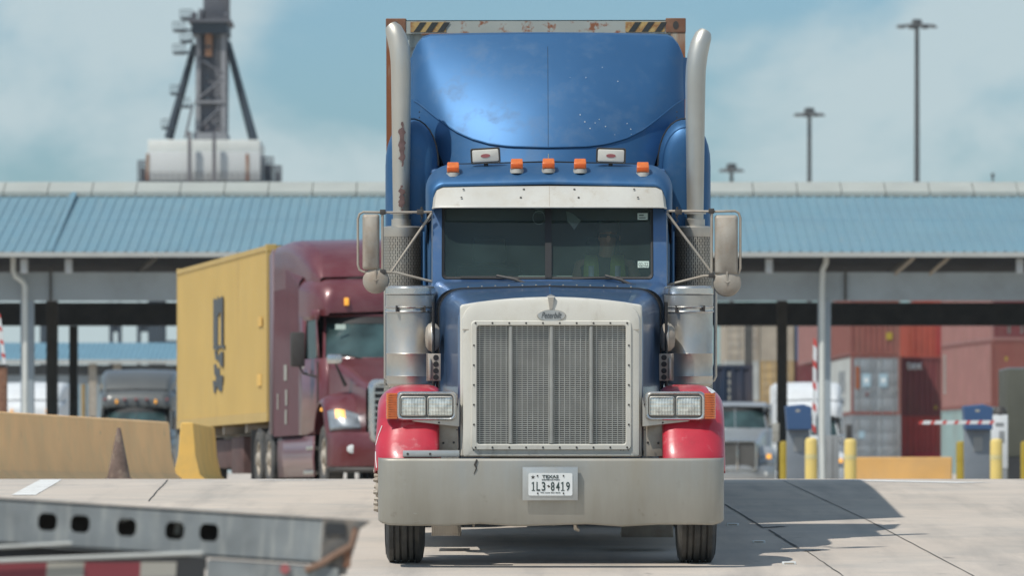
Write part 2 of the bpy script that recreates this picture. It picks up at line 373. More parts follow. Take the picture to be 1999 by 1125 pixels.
mat('stack_metal', (.52, .51, .46), .42, metal=.7, var=.08, vs=3, dirt=(.45, .36, .24), da=.5, ds=4, streak=True, ramp=(.5, .75))
def perforated():
    m = mat('perforated', (.44, .41, .35), .45, metal=.6, var=.1, vs=5, dirt=(.30, .23, .15), da=.5, ds=6)
    n, l = m.node_tree.nodes, m.node_tree.links; b = n['Principled BSDF']
    t = n.new('ShaderNodeTexCoord'); sx = n.new('ShaderNodeSeparateXYZ'); l.new(t.outputs['Object'], sx.inputs[0])
    at = n.new('ShaderNodeMath'); at.operation = 'ARCTAN2'; l.new(sx.outputs[0], at.inputs[0]); l.new(sx.outputs[1], at.inputs[1])
    ml = n.new('ShaderNodeMath'); ml.operation = 'MULTIPLY'; ml.inputs[1].default_value = .143; l.new(at.outputs[0], ml.inputs[0])
    cb = n.new('ShaderNodeCombineXYZ'); l.new(sx.outputs[2], cb.inputs[0]); l.new(ml.outputs[0], cb.inputs[1])
    br = n.new('ShaderNodeTexBrick'); br.offset = .5; br.inputs['Scale'].default_value = 1; br.inputs['Brick Width'].default_value = .044; br.inputs['Row Height'].default_value = .0145
    br.inputs['Mortar Size'].default_value = .0042; br.inputs['Mortar Smooth'].default_value = 0; br.inputs['Bias'].default_value = 0
    l.new(cb.outputs[0], br.inputs['Vector'])
    src = b.inputs['Base Color'].links[0].from_socket
    mm = n.new('ShaderNodeMix'); mm.data_type = 'RGBA'; l.new(br.outputs['Fac'], mm.inputs[0]); mm.inputs[6].default_value = (.02, .02, .02, 1); l.new(src, mm.inputs[7]); l.new(mm.outputs[2], b.inputs['Base Color'])
    m2 = n.new('ShaderNodeMath'); m2.operation = 'MULTIPLY'; m2.inputs[1].default_value = .6; l.new(br.outputs['Fac'], m2.inputs[0])
    for lk in list(b.inputs['Metallic'].links): l.remove(lk)
    l.new(m2.outputs[0], b.inputs['Metallic'])
perforated()
M_galvl = mat('lamp_housing_grey', (.50, .53, .54), .5)
M_roof2 = mat('far_blue_roof_sheet', (.14, .27, .34), .6, var=.05, vs=.5)
M_rustd2 = mat('orange_rust_panel', (.26, .075, .025), .8, var=.15)
M_rustc = mat('crane_rust', (.30, .16, .09), .8, var=.3, vs=1)
mat('crane_light', (.23, .235, .245), .6, var=.1)
M_bband = mat('bollard_pale_band', (.66, .58, .28), .6)

M_toolb = mat('brown_tool_box', (.10, .055, .05), .7, var=.3, vs=5)
M_bolster = mat('bolster_steel', (.13, .125, .115), .8, var=.3, vs=14, dirt=(.30, .24, .18), da=.7, ds=16)
M_hose = mat('worn_brown_hose', (.23, .14, .095), .8, var=.3, vs=12)
M_recess = mat('lamp_recess_grey', (.16, .16, .15), .5, metal=.3)
HAZE = 0.00009
extra_layer(M_roof, (.14, .27, .33), (1.2, .1, 1), 1.6, .45, .65, .5)
extra_layer(M_roof, (.26, .30, .28), (2.5, .06, 1), 3.0, .60, .75, .5)
extra_layer(M_bump, (.15, .125, .09), (1, 1, 1), 9, .62, .74, .5)

extra_layer(M_bump, (.52, .51, .47), (1, 1, 7), 12, .66, .74, .5)
extra_layer(M_red, (.30, .02, .03), (1, 1, 1), 5, .55, .70, .5)
extra_layer(M_jy, (.42, .33, .20), (1, 1, 1), 3.5, .64, .72, .6)
extra_layer(M_msc, (.40, .27, .10), (1, 1, .3), 1.5, .58, .72, .5)
extra_layer(M_cream, (.36, .33, .27), (1, 1, .3), 9, .60, .72, .5)
extra_layer(M_visor, (.30, .24, .16), (1, 1, .3), 8, .60, .72, .5)
# ================================================================ the blue tractor unit
PITCH = math.atan(.038)
TR = thing('semi_truck', 'dusty blue conventional truck tractor with red fenders, white grille surround and tall exhaust stacks', 'truck', (.278, 47, -.532), 0, None, PITCH)
def frame_of(o):
    Mw = Matrix.Translation(o.location) @ o.rotation_euler.to_matrix().to_4x4(); Mi = Mw.inverted(); O = Mi @ Vector((0, 0, 0))
    def P(px, py, y):
        d = Mi.to_3x3() @ Vector(((px-CX)/F, 1, (HY-py)/F)); t = (y-O.y)/d.y
        return O + d*t
    return P
PP = frame_of(TR)
Zt = lambda py, y: PP(1076, py, y).z
SX = lambda wpx, y: wpx/F*(47+y)           # width in px -> metres at local depth y
# ---- bumper
mb = MB()
zb0, zb1 = Zt(1027, 0), Zt(896, 0)
def brow(x, z, yoff=0):
    a = abs(x)/1.235; return (x, .015+.05*a**4+.25*max(0, a-.93)**1.3*8*.25+yoff, z)
xs = [-1.235, -1.232, -1.222, -1.20, -1.15, -1.0, -.75, -.5, -.25, 0, .25, .5, .75, 1.0, 1.15, 1.20, 1.222, 1.232, 1.235]
ydep = [.45, .20, .10, .06, .035, .02, .01, .004, 0, 0, 0, .004, .01, .02, .035, .06, .10, .20, .45]
rings = []
for x, y in zip(xs, ydep):
    e = max(0, abs(x)-1.15)/.085; zl = zb0 + .035*e**2 + (.010*math.sin(x*9)*(abs(x) < 1.1)); 
    k = min(.02, .02)
    rings.append([(x, y+.03, zl), (x, y+.008, zl+.004), (x, y, zl+.018), (x, y-.003+.003*math.sin(x*3), (zl+zb1)/2), (x, y, zb1-.02), (x, y+.006, zb1-.005), (x, y+.02, zb1), (x, y+.06, zb1), (x, y+.06, zb1-.03)])
mb.loft(rings, closed=False)
bumper = mb.build('bumper', M_bump, TR, ang=60)
mb = MB()
for px, py, r in [(933, 958, .010), (969, 958, .010), (1179, 958, .010), (1215, 958, .010), (940, 912, .011), (1212, 912, .011), (1243, 916, .008)]:
    p = PP(px, py, -.001); mb.lathe([(r, 0), (r, -.004)], 'y', (p.x, .012, p.z), 12)
mb.split('bolt_hole', M_bolt, bumper)
mb = MB(); random.seed(3)
pts = [PP(x, y, -.001) for x, y in [(931, 898), (927, 908), (930, 915), (925, 926)]]
mb.tube([(p.x, .0, p.z) for p in pts], [.006, .008, .005, .002], 6); mb.build('bumper_dent', M_bolt, bumper)
# licence plate on its zinc backing
p0, p1 = PP(1020, 978, -.05), PP(1128, 912, -.05)
mb = MB(); mb.box(p0.x, p1.x, -.045, -.035, p0.z, p1.z, b=.002); mb.box(p0.x, p1.x, -.045, -.02, p1.z-.004, p1.z)
mb.box(p0.x+.1, p1.x-.1, -.035, .02, p0.z+.08, p1.z-.05)
br = mb.build('plate_bracket', M_zinc, TR)
q0, q1 = PP(1031.5, 968.5, -.05), PP(1117.5, 924.5, -.05)
mb = MB(); mb.poly(rrect(q0.x, q1.x, q0.z, q1.z, .012, .012, 4), -.052, -.047); pl = mb.build('licence_plate', M_plate, br)
def onplate(x0, y0, x1, y1, s, b=0.0, nm='plate_lettering'):
    a, c = PP(1010+x0/12.5, 900+y1/12.5, -.05), PP(1010+x1/12.5, 900+y0/12.5, -.05)
    return text_obj(s, nm, M_ink, pl, a.x, c.x, a.z, c.z, -.0535, bold=b)
onplate(605, 352, 1005, 432, 'TEXAS', .02)
onplate(595, 452, 1030, 482, 'COMBINATION')
for ch, x0, x1 in [('1', 366, 412), ('L', 465, 553), ('3', 592, 682), ('8', 815, 905), ('4', 942, 1030), ('1', 1084, 1130), ('9', 1188, 1278)]:
    if ch != '1': onplate(x0, 520, x1, 738, ch, .012); continue
    xm_ = (x0+x1)/2; mb = MB(); pp_ = []
    for zx, zy in [(xm_-42, 738), (xm_-42, 722), (xm_-12, 718), (xm_-12, 560), (xm_-42, 566), (xm_-42, 546), (xm_-5, 522), (xm_+14, 520), (xm_+14, 718), (xm_+42, 722), (xm_+42, 738)]:
        a = PP(1010+zx/12.5, 900+zy/12.5, -.05); pp_.append((a.x, a.z))
    mb.poly(pp_[::-1], -.0545, -.0525); mb.build('plate_lettering', M_ink, pl, smooth=False)
onplate(560, 768, 1050, 795, 'The Lone Star State')
mb = MB()
def star(cx, cz, r, y, n=5): return [(cx+(r if i % 2 == 0 else r*.42)*math.sin(math.pi*i/n), cz+(r if i % 2 == 0 else r*.42)*math.cos(math.pi*i/n)) for i in range(2*n)]
a = PP(1010+380/12.5, 900+405/12.5, -.05); mb.poly(star(a.x, a.z, .016, 0), -.0535, -.051)
a = PP(1010+758/12.5, 900+628/12.5, -.05); mb.poly([(a.x+dx, a.z+dz) for dx, dz in [(-.012, .004), (-.004, .006), (-.002, .010), (.003, .010), (.004, .004), (.013, .003), (.010, -.004), (.002, -.011), (-.003, -.005)]], -.0535, -.051)
for x, y in [(492, 372), (1125, 372), (497, 800), (1125, 800)]:
    a = PP(1010+x/12.5, 900+y/12.5, -.05); mb.lathe([(.0065, 0), (.005, -.005)], 'y', (a.x, -.052, a.z), 10)
mb.split('plate_bolt', M_bolt, pl)
# ---- hood
HG = .40
def hood_ring(y, w, zt, r, zb, crown=.012, n=8):
    pts = [(w+.0, zb), (w+.0, zb+(zt-r-zb)*.5), (w, zt-r)]
    pts += [(w-r+r*math.cos(R(90*i/n)), zt-r+r*math.sin(R(90*i/n))) for i in range(1, n+1)]
    full = pts + [(0.0, zt)] + [(-a, b) for a, b in pts[::-1]]
    out = []
    for a, b in full:
        k = max(0, (b-(zt-r*.3))/(r*.3)) if r > 0 else 0
        out.append((a, y, b + crown*max(0, 1-(a/(w-r*.5))**2)*min(1, k)))
    return out
zf = Zt(596, HG+.12); zc = Zt(566, 2.0)
mb = MB()
secs = [(HG+.10, .640, zf-.005, .13), (HG+.5, .668, zf+.02, .13), (1.2, .710, zf+.055, .14), (1.7, .765, (zf+zc)/2+.035, .15), (1.92, .800, zc-.01, .16), (1.98, .812, zc-.002, .16)]
mb.loft([hood_ring(y, w_, z_, r_, .72, .022) for y, w_, z_, r_ in secs], closed=False)
hood = mb.build('hood', M_blued, TR, ang=50, solid=.006)
mb = MB(); rr_ = [(p[0]*1.004, p[1], p[2]+.004) for p in hood_ring(1.985, .812, zc-.002, .16, 1.2, .022)]
mb.tube(rr_, .009, 6); mb.build('hood_seal', M_black, hood)
mb = MB()
for i in range(13):
    x = -.60+i*.1
    mb.lathe([(.007, 0), (.005, .006)], 'z', (x, 1.9, zc+.012+.022*(1-(x/.75)**2)), 8)
mb.split('rivet', M_dusty, hood)
mb = MB(); mb.box(-.006, .006, HG+.14, 1.96, zf+.022, zf+.030, M=Matrix.Translation((0, 0, 0)))
# centre hinge follows the hood slope
mb = MB(); mb.tube([(0, y, z_+.020) for y, w_, z_, r_ in secs], .008, 6); mb.build('centre_hinge', M_blue, hood)
# cowl panel between hood and windshield
zw = Zt(548, 2.25)
mb = MB()
mb.loft([hood_ring(1.99, .842, zc+.004, .14, .80, .02), hood_ring(2.10, .858, zc+.03, .11, .80, .02), hood_ring(2.25, .868, zw-.006, .07, .80, .005), hood_ring(2.30, .868, zw-.004, .06, .80, .0)], closed=False)
mb.add([(-.86, 2.29, .7), (.86, 2.29, .7), (.86, 2.29, zw), (-.86, 2.29, zw)], [(0, 1, 2, 3)])
cowl = mb.build('cowl', M_blued, TR, ang=50)
# ---- grille surround
cx = 0.0
ox0, ox1 = -.645, .648
gz0, gz1 = Zt(893, HG), Zt(590, HG)
ix0, ix1, iz0, iz1 = PP(931, 0, HG).x, PP(1222, 0, HG).x, Zt(868, HG), Zt(636, HG)
def RR(x0, x1, z0, z1, rb, rt, y, crown=0): return [(p[0], y, p[1]) for p in rrect(x0, x1, z0, z1, rb, rt, 7, crown, 11)]
mb = MB()
mb.loft([RR(ox0-.006, ox1+.006, gz0, gz1-.022, .015, .02, HG+.20, .058), RR(ox0-.006, ox1+.006, gz0, gz1-.022, .015, .02, HG+.075, .058), RR(ox0+.002, ox1-.002, gz0, gz1-.03, .015, .03, HG+.055, .056), RR(ox0+.008, ox1-.008, gz0+.001, gz1-.020, .015, .12, HG+.050, .036), RR(ox0+.010, ox1-.010, gz0+.002, gz1-.022, .015, .12, HG+.035, .036),
         RR(ox0+.018, ox1-.018, gz0+.003, gz1-.012, .015, .125, HG+.010, .03), RR(ox0+.045, ox1-.045, gz0+.01, gz1-.04, .015, .11, HG, .03),
         RR(ix0-.042, ix1+.042, iz0-.042, iz1+.036, .03, .03, HG-.002), RR(ix0-.036, ix1+.036, iz0-.036, iz1+.030, .03, .03, HG-.016), RR(ix0-.006, ix1+.006, iz0-.006, iz1+.006, .022, .022, HG-.016), RR(ix0, ix1, iz0, iz1, .02, .02, HG-.008), RR(ix0, ix1, iz0, iz1, .02, .02, HG+.05)])
surr = mb.build('grille_surround', M_cream, TR, ang=28)
mb = MB()
for i in range(10):
    x = ix0-.01+(ix1-ix0+.02)*i/9
    for z in (iz0-.022, iz1+.018): mb.lathe([(.0075, 0), (.005, -.005)], 'y', (x, HG-.017, z), 8)
for i in range(1, 6):
    z = iz0+(iz1-iz0)*i/6
    for x in (ix0-.022, ix1+.022): mb.lathe([(.0075, 0), (.005, -.005)], 'y', (x, HG-.017, z), 8)
for x in (-.555, -.52, .52, .555, .50): mb.lathe([(.006, 0), (.004, -.004)], 'y', (x, HG, gz0+.05), 8)
mb.split('screw', M_bolt, surr)
for s_ in (-1, 1):
    mb = MB(); z0_ = Zt(644, HG); mb.box(s_*.50-.0 if s_ > 0 else -.632, .632 if s_ > 0 else -.50, HG-.001, HG+.004, z0_-.003, z0_+.003)
    mb.build('panel_seam', M_dusty, surr)
mb = MB()
n = 58
for i in range(n+1):
    z = iz0+(iz1-iz0)*i/n; mb.box(ix0, ix1, HG+.030, HG+.036, z-.0040, z+.0040)
for i in range(28):
    x = ix0+(ix1-ix0)*(i+.5)/28; mb.box(x-.0030, x+.0030, HG+.026, HG+.034, iz0, iz1)
gm = mb.build('grille_mesh', M_gril, TR, smooth=False)
for px in (997, 1076.5, 1154):
    x = PP(px, 700, HG).x; mb = MB()
    mb.loft([[(x-.017, HG+.028, z), (x-.014, HG-.004, z), (x-.006, HG-.012, z), (x+.006, HG-.012, z), (x+.014, HG-.004, z), (x+.017, HG+.028, z)] for z in (iz0+.006, iz0+.02, iz1-.02, iz1-.006)], closed=False, cap0=True, cap1=True)
    mb.build('grille_bar', M_gril, TR, ang=50)
mb = MB(); mb.box(ix0-.02, ix1+.02, HG+.12, HG+.2, iz0-.02, iz1+.02)
for i in range(30):
    z = iz0+(iz1-iz0)*i/30; mb.box(ix0, ix1, HG+.11, HG+.125, z, z+.006)
for z in (iz0+.28, iz0+.62): mb.box(ix0, ix1, HG+.085, HG+.11, z, z+.03)
mb.build('radiator', M_rad, TR, smooth=False)
# oval badge and ornament
bc = PP(1076.5, 616.5, HG); rx, rz_ = SX(57, HG)/2, SX(24, HG)/2
mb = MB(); mb.lathe([(1, .010), (1, .0), (.96, -.004)], 'y', (0, 0, 0), 40)
mb.v = [(v[0]*rx+bc.x, v[1]+HG-.004, v[2]*rz_+bc.z) for v in mb.v]; rim = mb.build('badge', M_satin, TR)
mb = MB(); mb.lathe([(1, .002), (1, -.002)], 'y', (0, 0, 0), 40)
mb.v = [(v[0]*rx*.93+bc.x, v[1]+HG-.008, v[2]*rz_*.88+bc.z) for v in mb.v]; mb.build('badge_plate', M_zinc, rim)
text_obj('Peterbilt', 'badge_script', M_msck, rim, bc.x-rx*.68, bc.x+rx*.70, bc.z-rz_*.42, bc.z+rz_*.56, HG-.0125, shear=.35)
mb = MB(); z0 = Zt(604, HG); z1 = Zt(582, HG)
mb.loft([[(-.010, HG-.010, z0-.0), (.010, HG-.010, z0), (.010, HG+.05, z0), (-.010, HG+.05, z0)], [(-.022, HG-.02, z1+.004), (.022, HG-.02, z1+.004), (.02, HG+.16, z1+.010), (-.02, HG+.16, z1+.010)], [(-.03, HG-.01, z1+.012), (.03, HG-.01, z1+.012), (.004, HG+.26, z1+.024), (-.004, HG+.26, z1+.024)]], True, True, True)
mb.build('hood_ornament', M_satin, TR)
# ---- fenders, lamps, brackets (mirrored)
WC_Y, WC_Z, WR = .98, .53, .525
for s in (-1, 1):
    def fend(u, th, s=s):
        # th: angle round the wheel from the front bottom (deg); u: 0 inner .. 1 outer
        t = R(th)
        rad = .735 + .02*math.sin(t) + (.04 if th > 150 else 0)
        xin, xout = .80, 1.245 + (.022 if s < 0 else .0)*max(0, 1-th/60)
        k = min(1, max(0, (u-.55)/.45)); drop = .16*(1-math.sqrt(max(0, 1-k*k*.98)))
        drop += .035*max(0, (.2-u)/.2)**2
        x = xin + (xout-xin)*min(1, u*1.0)
        fl = .05*max(0, 1-abs(th-8)/26)*(1-abs(u-.5)) - .018*math.exp(-((th-38)/12)**2)
        rr = rad-drop+fl
        y = WC_Y - rr*math.cos(t)*1.03; z = WC_Z + rr*math.sin(t)*1.0
        rr -= .012*math.exp(-((th-30)/9)**2-((u-.55)/.16)**2) + .010*math.exp(-((th-48)/8)**2-((u-.85)/.1)**2); y = WC_Y - rr*math.cos(t)*1.03
        return (s*x, y, z)
    us = [0, .05, .1, .2, .35, .5, .62, .72, .8, .87, .92, .96, .985, 1.0]
    ths = [13.5, 16, 18, 21, 24, 30, 36, 42, 50, 60, 70, 80, 90, 100, 112, 124, 136, 150, 165]
    mb = MB(); mb.grid(fend, us, ths)
    # rolled outer lip
    n_ = len(us); lip = []
    for i, th in enumerate(ths):
        x, y, z = fend(1.0, th); t = R(th); lip.append([(x, y, z), (x, y+.035*math.cos(t), z-.035*math.sin(t)), (x-s*.02, y+.045*math.cos(t), z-.045*math.sin(t))])
    mb.loft(lip, closed=False)
    fen = mb.build('fender', M_red, TR, ang=70, solid=.006)
    fen['label'] = 'red front fender with pale scrapes' if s < 0 else 'red front fender with chipped white paint at its top corner'
    # chipped paint patches
    mb = MB()
    if s > 0:
        pts = [fend(.80+.07*math.cos(a)*(1+.3*math.sin(3*a)), 82+9*math.sin(a)*(1+.25*math.cos(5*a))) for a in [2*math.pi*i/14 for i in range(14)]]
        pts = [(x+s*.002, y-.004, z+.004) for x, y, z in pts]; mb.add(pts, [tuple(range(14))])
    else:
        for (u0, t0, u1, t1) in [(.90, 44, .99, 33), (.985, 27, .955, 15)]:
            a = Vector(fend(u0, t0)); b = Vector(fend(u1, t1)); off = Vector((s*.004, -.006, .003)); mb.tube([a+off, (a+b)/2+off*1.6, b+off], .0035, 5)
    mb.build('chipped_paint', M_plate, fen)
    # grey mounting plates next to the grille
    mb = MB(); mb.box(*(sorted((s*.665, s*.80))), .46, .47, Zt(893, .3), Zt(818, .3), b=.003)
    mb.box(*(sorted((s*.665, s*.80))), .47, .9, Zt(893, .3), Zt(885, .3))
    pn = mb.build('fender_bracket', M_dusty, TR)
    mb = MB()
    for x, z in ((.695, Zt(866, .3)), (.77, Zt(867, .3))): mb.lathe([(.009, 0), (.006, -.006)], 'y', (s*x, .459, z), 8)
    mb.split('bracket_bolt', M_bolt, pn)
    if s < 0:
        mb = MB(); mb.box(-1.055, -.652, .12, .30, Zt(893, .12), Zt(881, .12), b=.003); st = mb.build('step_plate', M_zinc, TR)
        mb = MB()
        for x in (-1.02, -.86): mb.lathe([(.009, 0), (.009, -.003)], 'y', (x, .119, Zt(887, .12)), 8)
        mb.split('step_bolt', M_bolt, st)
    # headlight
    yl = .36
    cxm = SX(242.5, yl)
    hw, h0, h1 = SX(59, yl), Zt(822, yl), Zt(765, yl)
    X0, X1 = cxm-hw, cxm+hw
    def HR(e, y, r): return [(s*p[0], y, p[1]) for p in rrect(X0+e, X1-e, h0+e*.8, h1-e*.8, r, r, 5)]
    mb = MB(); mb.loft([HR(.03, yl+.17, .03), HR(.004, yl+.09, .035), HR(0, yl+.03, .04), HR(.004, yl+.008, .04), HR(.014, yl, .035), HR(.024, yl+.004, .03), HR(.030, yl+.02, .02)], cap0=True)
    hl = mb.build('headlight', M_chrome, TR, ang=50)
    mb = MB(); mb.poly([(s*p[0], p[1]) for p in rrect(X0+.028, X1-.028, h0+.024, h1-.024, .02, .02, 4)], yl+.018, yl+.03); mb.build('lamp_recess', M_recess, hl)
    for k in (-1, 1):
        lc = cxm + k*SX(26.2, yl); lw = SX(24.6, yl); lh = SX(19, yl); zc_ = (h0+h1)/2
        def LR(e, y, r=.014): return [(s*p[0], y, p[1]) for p in rrect(lc-lw+e, lc+lw-e, zc_-lh+e, zc_+lh-e, r, r, 4)]
        mb = MB(); mb.loft([LR(0, yl+.03), LR(0, yl+.004), LR(.005, yl+.001), LR(.006, yl+.006)]); bz = mb.build('lamp_bezel', M_satin, hl)
        # lens with fluted surface
        mb = MB(); mb.grid(lambda u, v: (s*(lc+u*(lw-.005)), yl+.010-.010*(1-u*u)*(1-v*v)+.0018*math.sin(u*26)+.0014*math.sin(v*15), zc_+v*(lh-.005)), [i/20-1 for i in range(41)], [i/8-1 for i in range(17)])
        mb.build('lamp_lens', M_lens, hl, ang=80)
    # side turn signal
    mb = MB(); tw = SX(22, yl)
    mb.loft([[(s*(X1-.006+tw*a), yl+b, z) for z in (h0+.012, h0+.02, h1-.02, h1-.012)] for a, b in ((0, .012), (.5, .014), (.85, .03), (1, .07), (1, .12))], closed=False)
    for i in range(11):
        z = h0+.02+(h1-h0-.04)*i/10; mb.box(*(sorted((s*(X1-.004), s*(X1+tw*.85)))), yl+.008, yl+.02, z-.003, z+.003)
    mb.build('turn_signal', M_amber, TR, ang=50)
    # lamp bracket to the hood side
    zt_, za = Zt(800, yl), Zt(872-46, yl)
    mb = MB(); pts = [(.655, Zt(776, yl)), (.675, Zt(800, yl)), (.78, h0+.01), (1.02, h0+.012), (.98, h0-.008), (.665, Zt(834, yl)), (.655, Zt(834, yl))]
    mb.poly([(s*a, b) for a, b in pts], yl+.03, yl+.07); lb = mb.build('headlight_bracket', M_satin, TR, bev=.004)
    mb = MB()
    for x, y_ in ((.80, 826), (.67, 840), (.67, 790)): mb.lathe([(.007, 0), (.005, -.005)], 'y', (s*x, yl+.028, Zt(y_, yl)), 8)
    mb.split('bracket_bolt', M_bolt, lb)
    # punched light bar on the hood side
    yb = 1.55; xb0, xb1 = .80, .905
    mb = MB(); mb.box(*(sorted((s*xb0, s*xb1))), yb, yb+.012, Zt(744, yb), Zt(691, yb), b=.003)
    mb.box(*(sorted((s*.895, s*.905))), yb, yb+.06, Zt(744, yb), Zt(691, yb))
    lb = mb.build('light_bar', M_dusty, TR)
    mb = MB()
    for py in (698.5, 711.5, 724.5, 737): mb.lathe([(.0205, 0), (.0205, -.003)], 'y', (s*.835, yb, Zt(py, yb)), 18)
    mb.split('punched_hole', M_black, lb)
    mb = MB(); mb.box(*(sorted((s*.872, s*.884))), yb-.02, yb, Zt(740, yb), Zt(700, yb), b=.003); mb.build('bar_handle', M_satin, lb)
    mb = MB(); mb.tube([(s*.855, 1.7, Zt(755, 1.7)), (s*.855, 1.7, Zt(590, 1.7))], .012, 8); mb.build('hood_side_rod', M_black, TR)
    # round intake elbow
    zc_ = Zt(659, 1.75)
    mb = MB(); mb.lathe([(.02, .06), (.07, .055), (.098, .03), (.108, 0), (.098, -.03), (.07, -.05), (.02, -.055)], 'x', (s*.865, 1.8, zc_), 28, 1, 1)
    mb.v = [((v[0]-s*.865)*.95+s*.865, v[1], v[2]) for v in mb.v]
    ie = mb.build('intake_elbow', M_dusty, TR)
    mb = MB(); mb.lathe([(.112, .008), (.115, 0), (.112, -.008)], 'x', (s*.865, 1.8, zc_), 28); mb.build('clamp_band', M_satin, ie)
    # air cleaner
    ya, ra = 2.05, .177; xa = s*1.030
    mb = MB(); Z = lambda py: Zt(py, ya-ra)
    mb.lathe([(ra-.02, Z(756)), (ra, Z(750)), (ra, Z(737)), (ra+.003, Z(735)), (ra, Z(733)), (ra, Z(693)), (ra+.004, Z(691)), (ra, Z(689)), (ra, Z(610))], 'z', (xa, ya, 0), 48)
    ac = mb.build('air_cleaner', M_steel, TR)
    mb = MB(); mb.lathe([(ra-.003, Z(604)), (ra+.004, Z(603)), (ra+.004, Z(577)), (ra-.003, Z(576))], 'z', (xa, ya, 0), 48); mb.build('intake_screen', M_satin, ac)
    mb = MB(); mb.lathe([(ra+.001, Z(576)), (ra+.009, Z(574)), (ra+.009, Z(563)), (ra, Z(560)), (ra-.03, Z(558))], 'z', (xa, ya, 0), 48); mb.build('top_cap', M_chrome, ac)
    mb = MB(); mb.lathe([(ra+.002, Z(611)), (ra+.010, Z(609)), (ra+.004, Z(607)), (ra+.004, Z(602)), (ra+.010, Z(600)), (ra+.002, Z(598))], 'z', (xa, ya, 0), 48); ab = mb.build('clamp_band', M_chrome, ac)
    mb = MB()
    for dx in (-.10, .11): mb.box(xa+dx-.006, xa+dx+.006, ya-ra-.012, ya-ra+.05, Z(609), Z(597))
    mb.split('band_bolt', M_bolt, ab)
    # perforated heat shield + stack
    ym, rm = 3.92, .143; xm = s*1.120
    Zs = lambda py: Zt(py, ym)
    m_ = MB(); m_.lathe([(rm, Zs(900)), (rm, Zs(462))], 'z', (0, 0, 0), 48, caps=False)
    sh = m_.build('heat_shield', MATS.get('perforated') or M_steel, TR); sh.location = (xm, ym, 0); SH = sh
    mb = MB(); mb.lathe([(rm+.002, Zs(462)), (rm+.004, Zs(460)), (rm+.004, Zs(444)), (rm-.01, Zs(442)), (.08, Zs(441))], 'z', (xm, ym, 0), 40); mb.build('shield_cap', M_satin, TR)
    mb = MB(); mb.lathe([(rm-.012, Zs(895)), (rm-.012, Zs(462))], 'z', (xm, ym, 0), 32); mb.build('muffler', M_dark, TR)
    rs = .0775; xo = s*1.128
    if s < 0: path = [(1.128, 445), (1.128, 150), (1.124, 118), (1.112, 92), (1.092, 72), (1.066, 57), (1.045, 50)]; dirx = 1
    else: path = [(1.128, 445), (1.128, 165), (1.132, 135), (1.145, 108), (1.165, 86), (1.190, 69), (1.205, 62)]; dirx = 1
    pts = []
    for i, (x, py) in enumerate(path):
        if s < 0: x = 1.128+(1.128-x)*.95
        pts.append((s*x, ym+.05*max(0, i-2)/4, Zs(py)))
    mb = MB()
    rings_r = [.072, rs] + [rs]*(len(pts)-2); pts2 = [pts[0], (pts[0][0], ym, Zs(412))] + pts[1:]
    mb.tube(pts2, [.064, .064]+[rs]*(len(pts)-4)+[rs*.97, rs*.86, rs*.66], 28, caps=False)
    # inner wall
    mb.tube(pts2[-3:], [rs*.9, rs*.8, rs*.60], 28, caps=False)
    stk = mb.build('exhaust_stack', M_dusty if False else MATS['stack_metal'], TR, ang=50)
    mb = MB(); mb.lathe([(rs+.006, Zs(418)), (rs+.006, Zs(413))], 'z', (xo, ym, 0), 28); mb.lathe([(.075, Zs(441)), (.075, Zs(428))], 'z', (xo, ym, 0), 24); mb.build('stack_clamp', M_satin, stk)
    if s < 0:
        random.seed(5)
        for (a0, a1, t0, t1) in ((-1.75, -1.2, 325, 238), (-1.75, -1.25, 412, 362)):
            mb = MB()
            L_ = []
            for i in range(18):
                py = t0+(t1-t0)*i/17; z = Zs(py); e0 = a0+random.uniform(-.12, .12)-(.0 if 2 < i < 15 else -.2); e1 = a1+random.uniform(-.1, .16)-(.0 if 2 < i < 15 else .25)
                L_.append([(xo+(rs+.0015)*math.cos(e0+(e1-e0)*k/5), ym+(rs+.0015)*math.sin(e0+(e1-e0)*k/5), z) for k in range(6)])
            mb.loft(L_, closed=False); mb.build('rust_patch', M_rustd, stk)
    # grab rail / deflector edge
    if s > 0:
        xr = SX(325, 3.2); mb = MB()
        mb.tube([(xr, 3.2, Zt(548, 3.2)), (xr, 3.2, Zt(735, 3.2)), (xr-.012, 3.2, Zt(742, 3.2)), (xr-.035, 3.2, Zt(746, 3.2)), (xr-.075, 3.2, Zt(748, 3.2))], .014, 10); mb.build('grab_rail', M_satin, TR)
    else:
        mb = MB(); xr = -1.235
        mb.box(xr-.005, xr+.09, 3.5, 3.52, Zt(752, 3.5), Zt(560, 3.5)); ob = mb.build('perforated_strip', MATS['perforated'], TR)
        mb = MB(); mb.tube([(xr-.008, 3.49, Zt(562, 3.5)), (xr-.008, 3.49, Zt(738, 3.5)), (xr+.03, 3.49, Zt(748, 3.5)), (xr+.09, 3.49, Zt(754, 3.5))], .012, 8); mb.build('grab_rail', M_satin, TR)
    # ---- mirror
    y = 2.35
    if s < 0: fx0, fx1, hx0, hx1, ft, fb, ccx, ccy = 1370, 1433, 1397, 1431, 415, 531, 1402, 551
    # work with distances from the truck centre line (1073 px at this depth)
    o = SX
    if s < 0: dA, dI, dO, ht, hb, cC, cR, cY = 300, 331, 368, 418, 527, 338, 25, 548
    else: dA, dI, dO, ht, hb, cC, cR, cY = 312, 322, 369, 420, 537, 346, 27, 552
    Zm = lambda py: Zt(py, y)
    mb = MB(); A, B_ = o(dI, y), o(dO-(4 if s < 0 else 2), y)
    def MR(e, yy, r=.02): return [(s*p[0], yy, p[1]) for p in rrect(A+e, B_-e, Zm(hb)+e, Zm(ht)-e, r, r, 5)]
    mb.loft([MR(.018, y-.055), MR(.004, y-.040), MR(0, y-.02), MR(0, y+.01), MR(.006, y+.012)], cap0=True)
    mh = mb.build('mirror', M_dusty, TR, ang=60)
    mh['label'] = 'tan dusty back of the tall side mirror'
